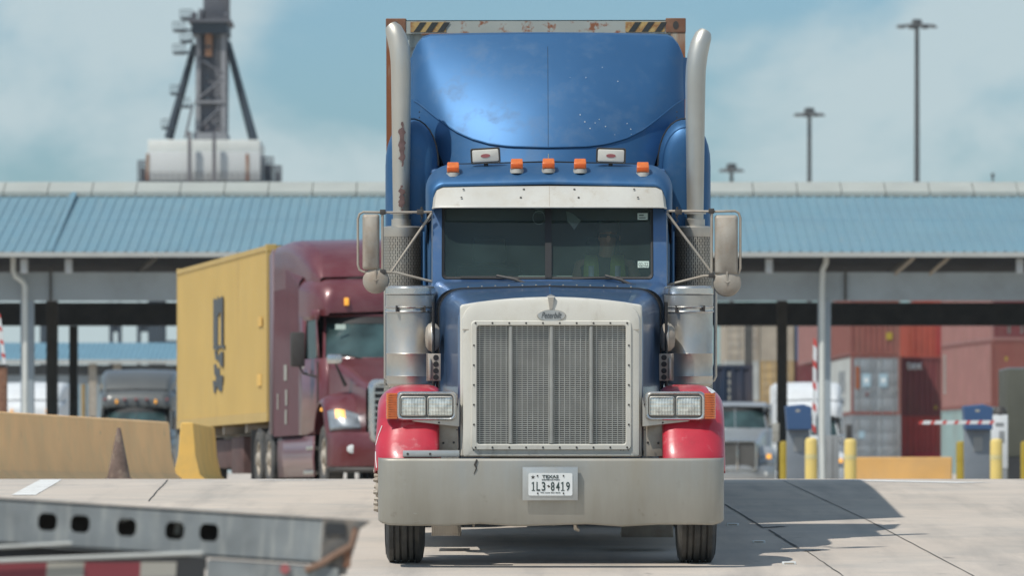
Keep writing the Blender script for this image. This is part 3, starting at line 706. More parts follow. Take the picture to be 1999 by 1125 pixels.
    mb = MB(); mb.poly([(s*p[0], p[1]) for p in rrect(A+.008, B_-.008, Zm(hb)+.008, Zm(ht)-.008, .015, .015, 4)], y+.011, y+.014); mb.build('mirror_glass', M_chrome, mh)
    # loop frame
    cabx, r_ = .875, .0095
    topy, boty = (414, 531) if s < 0 else (412, 538)
    ox = o(dO+5 if s < 0 else dO+3, y)
    mb = MB()
    mb.tube([(s*cabx, 2.4, Zm(topy)), (s*o(325, y), y-.02, Zm(topy+1)), (s*(ox-.04), y-.02, Zm(topy)), (s*(ox-.012), y-.02, Zm(topy+4)), (s*ox, y-.02, Zm(topy+14)), (s*ox, y-.02, Zm(boty-14)), (s*(ox-.012), y-.02, Zm(boty-4)), (s*(ox-.04), y-.02, Zm(boty)), (s*o(300, y), y-.02, Zm(boty+1)), (s*cabx, 2.38, Zm(boty+19))], r_, 10)
    mb.tube([(s*o(dI-6, y), y-.03, Zm(topy-4)), (s*o(dI-6, y), y-.03, Zm(boty+5))], .010, 8)
    mb.tube([(s*cabx, 2.36, Zm(416)), (s*o(dA+8, y), y-.02, Zm(boty))], .0095, 8)
    mb.build('mirror_bracket', M_dusty, TR)
    mb = MB()
    for yy, zz in ((0, topy), (0, boty)):
        mb.box(*(sorted((s*o(dI-12, y), s*o(dI-1, y)))), y-.045, y-.005, Zm(zz+5), Zm(zz-5), b=.003)
    mb.box(*(sorted((s*.935, s*.985))), y-.05, y, Zm(419), Zm(409), b=.003); mb.tube([(s*.95, y-.02, Zm(404)), (s*.95, y-.02, Zm(424))], .008, 8)
    mb.split('bracket_clamp', M_bolt, TR)
    mb = MB(); mb.tube([(s*.94, y-.02, Zm(422)), (s*.96, y-.01, Zm(432)), (s*.92, y+.03, Zm(438)), (s*.88, y+.05, Zm(428))], .004, 6); mb.build('mirror_cable', M_bolt, TR)
    # convex mirror below
    cr = o(cR, y)*1.03; zc_ = Zm(cY)
    mb = MB(); mb.lathe([(cr, .012), (cr, -.004), (cr*.94, -.022), (cr*.7, -.036), (cr*.35, -.044), (.004, -.047)], 'y', (s*o(cC, y), y-.01, zc_), 32)
    cvm = mb.build('convex_mirror', M_dusty, TR)
    mb = MB()
    for a in (30, 150, 270): mb.tube([(s*o(cC, y), y-.062, zc_), (s*o(cC, y)+cr*.95*math.cos(R(a)), y-.03, zc_+cr*.95*math.sin(R(a)))], .003, 5)
    mb.tube([(s*o(cC, y), y-.05, zc_), (s*o(cC, y), y-.05, zc_+cr*.8)], .010, 6)
    mb.build('mirror_wire_guard', M_dusty, cvm)
# ---- cab
def cab_ring(y, w, zt, r, zb=1.9, n=8, tuck=0.0): return hood_ring(y, w, zt, r, zb, .02, n)
zr = Zt(323, 2.9); zv = Zt(362, 2.42)
mb = MB()
mb.loft([cab_ring(2.42, .855, zv-.01, .07), cab_ring(2.44, .885, zv+.02, .10), cab_ring(2.52, .905, zv+.075, .14), cab_ring(2.66, .918, zv+.125, .17), cab_ring(2.9, .925, zr, .18), cab_ring(3.6, .925, zr+.0, .18)], closed=False)
mb.v = [(v[0], v[1], max(v[2], Zt(412, 2.4)) if v[2] < 2.3 else v[2]) for v in mb.v]
roof = mb.build('cab_roof', M_blue, TR, ang=60, solid=.006)
# windshield frame
def wy(z): return 2.27 + (z-zw)*.30
W0, W1, wz0, wz1 = PP(863, 0, 2.3).x, PP(1275, 0, 2.3).x, Zt(545, 2.28), Zt(402, 2.4)
def WRr(e, yo, r, x0=None, x1=None, top=None):
    x0 = W0 if x0 is None else x0; x1 = W1 if x1 is None else x1; top = wz1 if top is None else top
    return [(p[0], wy(p[1])+yo, p[1]) for p in rrect(x0+e, x1-e, wz0+e, top-e, r, r, 6)]
mb = MB()
ob_ = [(p[0], wy(p[1])+.0, p[1]) for p in rrect(-.868, .872, zw-.06, wz1+.07, .02, .03, 6)]
ob2 = [(p[0]*1.012, wy(p[1])+.12, p[1]) for p in rrect(-.868, .872, zw-.06, wz1+.07, .02, .03, 6)]
mb.loft([ob2, ob_, WRr(-.004, -.004, .035), WRr(0, .02, .03)])
wf = mb.build('windshield_frame', M_blued, TR, ang=40)
mb = MB(); mb.loft([WRr(-.004, .002, .03), WRr(.002, -.008, .03), WRr(.016, -.002, .03), WRr(.018, .02, .03)])
dv = PP(1070.5, 0, 2.3).x
mb.box(dv-.024, dv+.024, -.01, .02, wz0+.01, wz1-.01); k = len(mb.v)-8
for i in range(k, k+8): v = mb.v[i]; mb.v[i] = (v[0], wy(v[2])+v[1], v[2])
mb.build('rubber_seal', M_black, wf)
for (a, b_) in ((W0+.012, dv-.018), (dv+.018, W1-.012)):
    mb = MB(); pts = [(p[0], wy(p[1])+.008, p[1]) for p in rrect(a, b_, wz0+.012, wz1-.012, .035, .03, 6)]
    mb.add(pts, [tuple(range(len(pts)))]); mb.build('windshield', M_wind, TR, smooth=False)
# visor
mb = MB(); vy0, vy1 = 2.25, 2.44
Zv0, Zv1 = Zt(404.5, vy0), Zt(363, vy1)
def vis(xpx, t): # t 0 bottom .. 1 top
    return None
hw0, hw1 = .868, .850
def vrow(t, off=0.0):
    y = vy0+(vy1-vy0)*t; z = Zv0+(Zv1-Zv0)*t+.012*math.sin(t*math.pi); w_ = hw0+(hw1-hw0)*t
    row = [(-w_, y+.30, z-.02), (-w_, y+.09, z-.008), (-w_+.018, y+.03, z-.002), (-w_+.06, y+.006, z)]
    row += [(x, y-.012*(1-abs(x)/w_), z) for x in (-.5, -.25, -.003, .003, .25, .5)]
    row += [(-a, b, c) for a, b, c in row[3::-1]]
    return row
mb.loft([vrow(t) for t in (0, .04, .3, .6, .9, 1)], closed=False)
vis_ = mb.build('sun_visor', M_visor, TR, ang=35, solid=.006)
mb = MB(); mb.tube([(p[0], p[1], p[2]) for p in vrow(0)[1:-1]], .007, 6); mb.build('visor_lip', M_cream, vis_)
mb = MB()
for xpx, py, t in [(903, 374, .75), (899, 390, .35), (1021, 374, .75), (1015, 390, .35), (1120, 374, .75), (1128, 390, .35), (1237, 375, .75), (1244, 390, .35)]:
    y = vy0+(vy1-vy0)*t; x = (xpx-1071)/263.; z = Zv0+(Zv1-Zv0)*t+.012*math.sin(t*math.pi)
    mb.lathe([(.009, 0), (.006, .008)], 'z', (x, y-.012, z+.004), 8)
mb.split('rivet', M_bolt, vis_)
mb = MB(); mb.tube([(0, vrow(t)[7][1]-.002, vrow(t)[7][2]) for t in (0, .3, .6, 1)], .003, 6); mb.build('visor_seam', M_dusty, vis_)
# cab sides: door skin, posts, glass
for s in (-1, 1):
    def cx_(y): return s*(.868 + .045*min(1, max(0, (y-2.3)/1.0)))
    mb = MB(); mb.loft([[(cx_(y)*1.0, y, .80), (cx_(y), y, 1.25), (cx_(y), y, zw-.02)] for y in (2.28, 2.5, 2.8, 3.1, 3.6)], closed=False)
    dr = mb.build('door', M_blued, TR, solid=.01)
    mb = MB()
    for (ya_, yb_) in ((2.84, 2.90), (3.02, 3.10), (3.46, 3.60)): mb.box(*(sorted((cx_(ya_)-s*.03, cx_(ya_)+s*.008))), ya_, yb_, zw-.02, Zt(411, 2.6), b=.008)
    mb.box(*(sorted((cx_(3)-s*.03, cx_(3)+s*.004))), 2.5, 3.6, Zt(415, 2.6), Zt(402, 2.6), b=.004)
    mb.split('window_post', M_blue, dr)
    mb = MB(); mb.loft([[(cx_(y)-s*.012, y, zw-.03), (cx_(y)-s*.012, y, Zt(410, 2.6))] for y in (2.42, 2.8, 3.2, 3.5)], closed=False); mb.build('window_glass', M_win2, dr, solid=.004)
    mb = MB(); mb.tube([(cx_(3.4)+s*.03, 3.4, 1.2), (cx_(3.4)+s*.03, 3.4, 2.4)], .012, 8); mb.build('door_grab_bar', M_blue, dr)
mb = MB(); mb.box(-.90, .90, 3.58, 3.62, .9, zr-.05); mb.box(-.86, .86, 2.3, 3.6, .95, 1.0)
mb.build('cab_back_wall', M_seat, TR)
mb = MB(); mb.box(-.82, .84, 2.36, 2.62, zw-.30, zw-.01, b=.03); mb.box(-.24, .18, 2.32, 2.52, zw-.02, zw+.035, b=.015); mb.build('dashboard', M_dash, TR)
mb = MB()
for i in range(7): mb.box(-.19+i*.045, -.165+i*.045, 2.316, 2.32, zw+.008, zw+.022)
mb.build('dash_vents', M_bolt, TR)
for s, xc in ((-1, -.45), (1, .42)):
    mb = MB(); mb.box(xc-.26, xc+.26, 2.95, 3.45, 1.35, 1.52, b=.05); mb.box(xc-.25, xc+.25, 3.38, 3.52, 1.45, 2.15, b=.05); mb.box(xc-.13, xc+.13, 3.40, 3.50, 2.15, 2.36, b=.04); mb.box(xc-.2, xc+.2, 3.0, 3.4, 1.0, 1.35)
    mb.build('cab_seat', M_seat, TR)
mb = MB(); sw = Vector((.43, 2.76, 1.86))
Ms = Matrix.Translation(sw) @ Matrix.Rotation(R(-35), 4, 'X')
mb.tube([Ms @ Vector((.235*math.cos(a), 0, .235*math.sin(a))) for a in [2*math.pi*i/32 for i in range(33)]], .015, 8, caps=False)
for a in (0, 120, 240): mb.tube([Ms @ Vector((0, .0, 0)), Ms @ Vector((.23*math.cos(R(a+90)), 0, .23*math.sin(R(a+90))))], .012, 6)
mb.tube([Ms @ Vector((0, 0, 0)), Vector((.43, 2.55, 1.6))], .03, 8); mb.build('steering_wheel', M_black, TR)
mb = MB(); mb.box(-.84, .84, 2.47, 2.50, Zt(431, 2.5), Zt(400, 2.5)); mb.build('screen_top_band', M_black, TR)  # black strip behind the glass, makes the dark band along its top
# papers, stickers and the rounded console in the screen
def scr(px0, py0, px1, py1, m, nm, off=-.004, txt=None):
    a, b_ = PP(px0, py1, 2.3), PP(px1, py0, 2.3); mb = MB()
    mb.add([(a.x, wy(a.z)+off+.008, a.z), (b_.x, wy(a.z)+off+.008, a.z), (b_.x, wy(b_.z)+off+.008, b_.z), (a.x, wy(b_.z)+off+.008, b_.z)], [(0, 1, 2, 3)])
    o = mb.build(nm, m, TR, smooth=False)
    if txt:
        dz = (b_.z-a.z)*.22; dx = (b_.x-a.x)*.08
        t = text_obj(txt, 'sticker_lettering', M_ink, o, a.x+dx, b_.x-dx, a.z+dz, b_.z-dz, wy(a.z)+off+.0, ext=.001)
    return o
scr(1245, 510, 1267, 523, M_paper, 'inspection_sticker', txt='02-22')
o = scr(1245, 416, 1265, 429, M_paper, 'permit_sticker')
a = PP(1248, 426, 2.3); mb = MB(); mb.box(a.x, a.x+.05, wy(a.z)-.003, wy(a.z)-.002, a.z, a.z+.006); mb.box(a.x, a.x+.035, wy(a.z)-.001, wy(a.z), a.z+.018, a.z+.026); mb.build('sticker_print', M_ink, o)
def scrpoly(P_, m, nm, off=.03):
    mb = MB(); v = [PP(x, y, 2.36) for x, y in P_]; mb.add([(q.x, wy(q.z)+off, q.z) for q in v], [tuple(range(len(v)))]); return mb.build(nm, m, TR, smooth=False)
M_sheer = glass('translucent_plastic', (.7, .8, .75), .30, (.45, .52, .48), .02)
scrpoly([(1105, 412), (1117, 416), (1134, 430), (1121, 449), (1108, 432)], M_sheer, 'hanging_plastic_bag')
scrpoly([(1044, 407), (1062, 407), (1062, 418), (1046, 417)], M_sheer, 'toll_tag')
mb = MB(); c = PP(1052, 425, 2.36); mb.tube([(c.x+.045*math.cos(t), wy(c.z)+.04, c.z+.05*math.sin(t)) for t in [2*math.pi*i/20 for i in range(21)]], .0025, 5, caps=False); mb.build('hanging_cord', M_dash, TR)
# wipers
for (p, q) in (((898, 537), (1028, 556)), ((1118, 541), (1233, 558))):
    mb = MB(); piv = PP(q[0], q[1], 2.2); tip = PP((p[0]*.45+q[0]*.55), 538.5, 2.24)
    a = Vector((piv.x, 2.17, piv.z)); b_ = Vector((tip.x, 2.22, tip.z))
    mb.tube([a, a*.6+b_*.4+Vector((0, -.02, .012)), b_], [.018, .014, .010], 6)
    l0, l1 = PP(p[0], p[1]+4, 2.24), PP(p[0]+(q[0]-p[0])*.78, 541, 2.24)
    mb.tube([(l0.x, wy(l0.z)-.02, l0.z), (l1.x, wy(l1.z)-.022, l1.z)], .006, 6)
    mb.lathe([(.02, .0), (.02, -.03), (.012, -.05)], 'y', (piv.x, 2.2, piv.z), 12); mb.box(piv.x-.04, piv.x+.03, 2.12, 2.16, piv.z-.014, piv.z+.012)
    mb.build('wiper', M_bolt, TR)
# roof markers and lamps
def roofz(x, y):
    t = [(2.44, zv+.02), (2.52, zv+.075), (2.66, zv+.125), (2.9, zr), (3.6, zr)]
    for (a, za), (b_, zb_) in zip(t[:-1], t[1:]):
        if y <= b_: k = za+(zb_-za)*(y-a)/(b_-a); break
    else: k = zr
    return k+.02*(1-(x/.8)**2)
for px in (884, 1008, 1069.5, 1131, 1253):
    x = (px-1071)/260.5; y = 2.56; z = roofz(x, y) - (.012 if abs(x) > .6 else 0)
    mb = MB(); mb.loft([[(x+a*.053, y+b_*.07, z-.015), (x+a*.050, y+b_*.066, z+.016)] for a, b_ in [(math.cos(2*math.pi*i/20)*1.0, math.sin(2*math.pi*i/20)*1.0) for i in range(21)]], closed=False); mb.add([(x+.05*math.cos(2*math.pi*i/20), y+.066*math.sin(2*math.pi*i/20), z+.016) for i in range(20)], [tuple(range(20))])
    base = mb.build('marker_light', M_mbase, TR)
    mb = MB(); mb.loft([[(x-.046, y+.0-.052, z+.016), (x+.046, y-.052, z+.016), (x+.046, y+.07, z+.016), (x-.046, y+.07, z+.016)], [(x-.046, y-.058, z+.056), (x+.046, y-.058, z+.056), (x+.044, y+.066, z+.06), (x-.044, y+.066, z+.06)], [(x-.042, y-.02, z+.094), (x+.042, y-.02, z+.094), (x+.04, y+.05, z+.092), (x-.04, y+.05, z+.092)]], True, True, True)
    mb.build('marker_lens', M_amber, base, bev=.006, ang=30)
    mb = MB(); mb.box(x-.036, x+.036, y-.062, y-.055, z+.024, z+.052, b=.002); mb.build('marker_lens_window', M_amberd, base)
for px, rz0 in ((948, .06), (1190.5, -.03)):
    x = (px-1071)/258.; y = 2.72; zc_ = Zt(304, y); hw, hh = .112, .060
    Mx = Matrix.Translation((x, y, zc_)) @ Matrix.Rotation(-rz0, 4, 'Y')
    def Q(e, yy, r): return [Mx @ Vector((p[0], yy, p[1])) for p in rrect(-hw+e, hw-e, -hh+e, hh-e, r, r, 5)]
    mb = MB(); mb.loft([Q(.03, .09, .02), Q(.006, .04, .02), Q(0, 0, .016), Q(.004, -.012, .014), Q(.012, -.008, .012), Q(.014, .006, .012)], cap0=True, cap1=True)
    mb.tube([Mx @ Vector((0, .03, -hh)), Mx @ Vector((0, .03, -hh-.05))], .016, 10); mb.tube([Mx @ Vector((0, .03, -hh-.035)), Mx @ Vector((0, .03, -hh-.06))], .028, 10)
    sp = mb.build('roof_lamp', M_bolt, TR, ang=50)
    mb = MB(); mb.loft([Q(.013, -.004, .012), Q(.014, -.013, .012), Q(.02, -.016, .01)], cap1=True); mb.build('lamp_cover', M_cream, sp)
    mb = MB(); mb.lathe([(1, 0), (1, -.003)], 'y', (0, 0, 0), 24); mb.v = [tuple(Mx @ Vector((v[0]*.036, v[1]-.016, v[2]*.014))) for v in mb.v]; mb.build('lamp_badge', M_brown, sp)
mb = MB(); mb.tube([(-.005, 2.75, roofz(0, 2.75)), (-.005, 2.75, roofz(0, 2.75)+.03), (-.005, 2.75, Zt(300, 2.75))], [.006, .007, .003], 8); mb.build('antenna', M_satin, TR)
# ---- sleeper with roof fairing
CF = lambda px: (px-1069)/251.
def smile(x):
    a = abs(x); 
    T = [(0, 288), (.30, 286), (.45, 281), (.60, 270), (.72, 255), (.82, 237), (.92, 216), (1.0, 199), (1.06, 190)]
    for (x0, p0), (x1, p1) in zip(T[:-1], T[1:]):
        if a <= x1: return Zt(p0+(p1-p0)*(a-x0)/(x1-x0), 4.1)
    return Zt(190, 4.1)
def ftop(x):
    a = abs(x)/1.06; py = 67+3*a**2+ (38*max(0, (a-.86)/.14)**2.6); return Zt(py, 4.9)
zbc = smile(0)
def fy(x, z):
    h = max(0, (z-zbc)/.88); a = abs(x)/1.06
    xb = .72+.26*min(1, h); return 3.98 + .46*h + .30*h*h + x*x*(.30-.13*min(1, h)) + .8*max(0, abs(x)-xb)**1.4
us = [-1.0, -.985, -.96, -.92] + [-.86+.06*i for i in range(29)] + [.88, .92, .96, .985, 1.0]
us = sorted(set(round(u, 4) for u in us))
def fp(u, v):
    x = u*1.065; z0, z1 = smile(x), ftop(x); z = z0+(z1-z0)*v
    e = max(0, (abs(u)-.92)/.08)
    return (x*(1-.006*math.sin(v*3)), fy(x, z)+.10*e**2.5, z)
vs = [i/24 for i in range(25)]
mb = MB(); mb.grid(fp, us, vs)
top = [fp(u, 1) for u in us]; mb.loft([top, [(x, y+.03, z+.012*(1-abs(x)/1.2)) for x, y, z in top], [(x, y+.12, z+.018) for x, y, z in top], [(x, 5.9, z-.09) for x, y, z in top]], closed=False)
for u in (-1, 1):
    e = [fp(u, v) for v in vs]; mb.loft([e, [(x+u*.03, y+.05, z) for x, y, z in e], [(u*1.20, 5.9, z) for x, y, z in e]], closed=False)
fair = mb.build('roof_fairing', M_blue, TR, ang=70)
mb = MB(); mb.tube([(0, fy(0, z)-.001, z) for z in [zbc+(ftop(0)-.10-zbc)*i/12 for i in range(13)]], .0016, 4); mb.build('fairing_seam', M_black, fair)
mb = MB(); random.seed(11)
for px, py in [(1143, 150), (1205, 157), (1140, 238), (1160, 240), (1168, 233), (1180, 247), (1198, 263), (1222, 241), (1229, 252), (1131, 224), (1112, 149), (1175, 129), (1230, 262), (1150, 251)]:
    x = CF(px); z = Zt(py, 4.2); r_ = random.uniform(.002, .0055); mb.lathe([(r_, 0), (r_*.7, -.002)], 'y', (x, fy(x, z)-.002, z), 7)
mb.build('paint_chips', M_plate, fair)
def shoulder_z(x):
    a = abs(x)
    if a < .845: return Zt(318, 3.95)
    return Zt(232+86*(1-math.sqrt(max(0, 1-((1.10-min(a, 1.10))/.262)**2))), 3.95)
def cp(u, v):
    x = u*1.065; z1 = smile(x)-.001; z0 = min(shoulder_z(x)-.01, z1-.02); 
    if abs(x) < .845: z0 = Zt(330, 3.95)
    z = z0+(z1-z0)*v; yt = fy(x, z1)+.012
    return (x, yt - .006 - min(.16, .45*(z1-z))*(1-.5*abs(u)), z)
mb = MB(); mb.grid(cp, us, [i/8 for i in range(9)]); mb.build('fairing_collar', M_blue, TR, ang=60)
mb = MB()
mb.tube([(x, fy(x, smile(x))-.004, smile(x)) for x in [u*1.04 for u in us]], .006, 6); mb.build('fairing_crease', M_blue, fair)
for s in (-1, 1):
    def sr(y, k, dx=0):
        x0, x1 = .845, 1.255; zt = Zt(232, 3.95)
        pts = [(x0, .9)] + [((x0+x1)/2-(x1-x0)/2*math.cos(R(a))*1.0, zt-.36+.36*math.sin(R(a))**.9) for a in range(0, 181, 12)] + [(x1, .9)]
        cxx, cz = (x0+x1)/2, zt-.36
        return [(s*(cxx+(a-cxx)*k), y, (cz+(b_-cz)*k) if b_ > cz else b_) for a, b_ in pts]
    mb = MB(); mb.loft([sr(3.985, .30), sr(3.99, .55), sr(4.01, .76), sr(4.05, .90), sr(4.12, .975), sr(4.22, 1.0), sr(5.9, 1.0)], closed=False, cap0=True)
    o = mb.build('sleeper_shoulder', M_blue, TR, ang=60)
    mb = MB(); mb.tube([(p[0], 4.0+.0, p[2]) for p in sr(3.97, 1.01)[1:-1] if abs(p[0]) < 1.10], .006, 5); mb.build('shoulder_gap', M_black, o)
    mb = MB(); mb.lathe([(.006, 0), (.004, -.006)], 'y', (s*.99, 4.03, Zt(218, 4)), 6); mb.lathe([(.006, 0), (.004, -.006)], 'y', (s*.99, 4.03, Zt(229, 4)), 6); mb.split('screw', M_bolt, TR)
mb = MB(); mb.box(-1.22, 1.22, 4.9, 5.9, .92, Zt(235, 5), b=.06); mb.box(-.83, .83, 4.1, 5.0, .92, Zt(330, 4), b=.02); mb.box(-.9, .9, 3.66, 4.2, 1.0, Zt(330, 4), b=.03)
mb.build('sleeper_box', M_blued, TR)
# black gap above the cab roof
mb = MB(); mb.loft([hood_ring(3.6, .905, zr+.016, .17, 1.9, .026), hood_ring(3.96, .905, zr+.022, .17, 1.9, .026)], closed=False, cap0=True); mb.build('cab_gap_boot', M_black, TR)
# ---- wheels
def wheel(parent, x, y, r, wd, side, zc, dual=False, spikes=False, steer=True):
    h = wd/2; g = []
    prof = [(r*.56, -h*.80), (r*.62, -h*.96), (r*.78, -h), (r*.93, -h*.92), (r*.975, -h*.82)]
    grooves = [-.52, -.20, .20, .52]
    prof.append((r, -h*.76))
    for q in grooves:
        prof += [(r, h*(q*.95)-.008), (r-.016, h*(q*.95)-.006), (r-.016, h*(q*.95)+.006), (r, h*(q*.95)+.008)]
    prof += [(r, h*.76), (r*.975, h*.82), (r*.93, h*.92), (r*.78, h), (r*.62, h*.96), (r*.56, h*.80)]
    mb = MB(); mb.lathe(prof, 'x', (x, y, zc), 48, caps=False); ty = mb.build('tyre', M_tyre, parent, ang=28)
    mb = MB(); mb.lathe([(r*.70, side*(h*1.004)), (r*.9, side*h*.965)], 'x', (x, y, zc), 40, caps=False)
    mb.build('tyre_wall', M_tyred, ty)
    d = side*h
    mb = MB(); mb.lathe([(r*.57, -d*.7), (r*.57, d*.85), (r*.50, d*.82), (r*.46, d*.2), (r*.30, d*.5), (r*.22, d*.95), (r*.18, d*1.15), (.0, d*1.18)], 'x', (x, y, zc), 32, caps=False); rm_ = mb.build('rim', M_dusty, ty)
    mb = MB()
    for i in range(10):
        a = 2*math.pi*i/10; ln = side*(h*.75 + (.07 if spikes else 0)); rr2 = .143
        p = (x, y+rr2*math.cos(a), zc+rr2*math.sin(a)); mb.lathe([(.017, side*h*.3), (.019, ln*.85), (.019, ln), (.008, ln+side*.015)], 'x', p, 8)
    mb.split('wheel_nut', M_dusty, ty)
    return ty
wheel(TR, -1.053, WC_Y, .530, .285, -1, .527)
wheel(TR, 1.053, WC_Y, .530, .285, 1, .527)
mb = MB()
for i in range(10):
    a = 2*math.pi*i/10+.1
    p = Vector((-1.18, WC_Y, .527)) + Vector((0, .145*math.cos(a), .145*math.sin(a)))
    mb.lathe([(.014, 0), (.020, -.035), (.014, -.05), (.022, -.07), (.012, -.10)], 'x', p, 8)
mb.lathe([(.10, 0), (.10, -.04), (.06, -.07), (.05, -.085)], 'x', (-1.18, WC_Y, .527), 20)
mb.split('wheel_nut_cover', M_dusty, TR)
for yy in (7.15, 8.45):
    for s in (-1, 1):
        wheel(TR, s*1.10, yy, .515, .27, s, .515); wheel(TR, s*.78, yy, .515, .27, s, .515)
    mb = MB(); mb.tube([(-1.0, yy, .515), (1.0, yy, .515)], .09, 10); mb.lathe([(.12, -.16), (.22, -.12), (.25, 0), (.22, .12), (.12, .16)], 'x', (0, yy, .515), 16); mb.build('drive_axle', M_dark, TR)
mb = MB(); mb.tube([(-.95, WC_Y, .47), (.95, WC_Y, .47)], .055, 10); mb.build('front_axle', M_dark, TR)
mb = MB()
for s in (-1, 1): mb.box(*(sorted((s*.36, s*.44))), .72, 9.3, .62, .90)
for yy in (.75, 2.0, 4.0, 6.2, 9.2): mb.box(-.40, .40, yy, yy+.12, .66, .86)
mb.box(-.30, .30, .6, 2.0, .42, 1.15); mb.box(-.55, .55, 6.9, 7.9, .98, 1.10, b=.03)
mb.build('chassis_frame', M_dark, TR)
for s in (-1, 1):
    mb = MB(); mb.tube([(s*.93, 3.2, .62), (s*.93, 3.25, .62), (s*.93, 5.55, .62), (s*.93, 5.6, .62)], [.30, .315, .315, .30], 28); tk = mb.build('fuel_tank', M_steel, TR)
    mb = MB()
    for yy in (3.6, 4.4, 5.2): mb.tube([(s*.93, yy, .62), (s*.93, yy+.05, .62)], .322, 28)
    mb.split('tank_strap', M_dusty, tk)
    mb = MB(); mb.box(*(sorted((s*.70, s*.80 if s < 0 else s*.62))), 1.7, 1.9, .0, .0)
    # ribbed steps hanging behind the bumper
    X0_, X1_, B0 = ((-.88, -.66, 1047) if s < 0 else (.54, .93, 1050))
    mb = MB(); zA, zB = Zt(B0, 2.6), .62
    mb.box(X0_, X1_, 2.60, 2.62, zA, zB)
    nn = int((X1_-X0_)/.012)
    for i in range(nn): mb.box(X0_+i*.012, X0_+i*.012+.006, 2.592, 2.60, zA, zB)
    mb.box(X0_, X1_, 2.6, 3.1, zA, zA+.02); mb.build('cab_step', M_dusty, TR)
mb = MB(); mb.tube([(.17, .5, zb0+.0), (.18, .5, zb0-.045), (.205, .5, zb0-.06)], [.012, .016, .008], 6); mb.tube([(-.55, .5, zb0+.01), (-.555, .5, zb0-.03)], .01, 6); mb.tube([(-.50, .45, zb0-.003), (-.30, .5, zb0-.01), (.1, .5, zb0-.008), (.5, .45, zb0-.002)], .008, 6)
mb.build('hanging_hose', M_dusty, TR)
# ================================================================ shipping containers
def corr_rows(L, pitch=.28, d=.035):
    """offsets (along, depth) of a trapezoid wave"""
    out = []; n = max(1, int(round(L/pitch))); p = L/n
    for i in range(n): out += [(i*p, 0), (i*p+.25*p, 0), (i*p+.40*p, d), (i*p+.75*p, d), (i*p+.90*p, 0)]
    return out + [(L, 0)]
CACHE = {}
def container(label, m, loc, rz=0.0, L=12.19, H=2.9, front='corr', mf=None, rx=0.0, group=None, name='shipping_container', cat='shipping container', lab_front=None, door_m=None):
    W = 1.219; mf = mf or m
    c = thing(name, label, cat, loc, rz, group, rx)
    def part(nm, mk, key, mm, par=c, **kw):
        if key in CACHE:
            o = bpy.data.objects.new(nm, CACHE[key]); scene.collection.objects.link(o); o.parent = par
            if o.data.materials[0] != mm:
                o.material_slots[0].link = 'OBJECT'; o.material_slots[0].material = mm
            return o
        o = mk().build(nm, mm, par, **kw); CACHE[key] = o.data; return o
    for s in (-1, 1):
        def sw(s=s):
            mb = MB(); rows = [[(s*(W-.008-d), y+.12, .16), (s*(W-.008-d), y+.12, H-.07)] for y, d in corr_rows(L-.24)]
            return mb.loft(rows, closed=False)
        part('side_wall', sw, ('side', s, L, H), m, ang=20)
    def back():
        mb = MB(); return mb.box(-W+.05, W-.05, L-.03, L-.01, .1, H-.05)
    part('rear_wall', back, ('back', L, H), m)
    def roofp():
        mb = MB(); return mb.loft([[(-W+.06, y+.1, H-.012-d*.5), (W-.06, y+.1, H-.012-d*.5)] for y, d in corr_rows(L-.2, .35)], closed=False)
    part('roof_panel', roofp, ('roof', L, H), m, ang=20)
    def fr():
        mb = MB()
        for s in (-1, 1):
            a, b = sorted((s*(W-.06), s*W)); mb.box(a, b, .1, L-.1, H-.10, H-.02); mb.box(a, b, .1, L-.1, .0, .16)
            a, b = sorted((s*(W-.12), s*(W-.001)))
            for y0 in (0.005, L-.115): mb.box(a, b, y0, y0+.11, .1, H-.1)
        for y0 in (.006, L-.06): mb.box(-W+.1, W-.1, y0, y0+.05, .01, .15)
        mb.box(-W+.1, W-.1, L-.06, L-.01, H-.14, H-.025)
        return mb
    part('frame', fr, ('frame', L, H), mf, smooth=False)
    def rail():
        mb = MB(); return mb.box(-W+.1, W-.1, .006, .056, H-.125, H-.022)
    part('front_top_rail', rail, ('frail', H), mf, smooth=False)
    for s in (-1, 1):
        for y0 in (0, L-.178):
            for z0 in (0, H-.118):
                def cc(s=s, y0=y0, z0=z0):
                    mb = MB(); a, b = sorted((s*(W-.162), s*(W+.002))); return mb.box(a, b, y0-.002 if y0 == 0 else y0, y0+.178, z0, z0+.118, b=.006)
                o = part('corner_casting', cc, ('cast', s, y0, z0, H), mf, smooth=False)
    if front == 'corr':
        def fw():
            mb = MB(); return mb.loft([[(x-W+.12, .025+d, .14), (x-W+.12, .025+d, H-.11)] for x, d in corr_rows(2*W-.24, .26, .04)], closed=False)
        part('front_wall', fw, ('front', H), m, ang=20)
    else:
        dm = door_m or m
        for s in (-1, 1):
            def dr(s=s):
                mb = MB(); a, b = sorted((s*.012, s*(W-.125)))
                mb.box(a, b, .03, .06, .14, H-.11)
                for k in range(4):
                    z0 = .22+(H-.45)*k/4; mb.box(a+.05, b-.05, .020, .031, z0, z0+(H-.45)/4-.08, b=.008)
                return mb
            d = part('door', dr, ('door', s, H), dm, ang=30)
            for x in (.26, .86):
                def lb(s=s, x=x):
                    mb = MB(); mb.tube([(s*x, -.005, .06), (s*x, -.005, H-.06)], .017, 8)
                    for z in (.3, 1.1, H-.35): mb.box(s*x-.05, s*x+.05, -.012, .03, z, z+.05)
                    mb.box(*(sorted((s*x, s*x+.28))), -.02, -.008, 1.18, 1.21); return mb
                part('locking_bar', lb, ('lock', s, x, H), MATS['lock_steel'], d)
    return c
mat('lock_steel', (.30, .31, .30), .5, metal=.3)
def decal(par, nm, m, P_, y):
    mb = MB(); mb.poly(P_, y-.004, y+.004); return mb.build(nm, m, par, smooth=False)
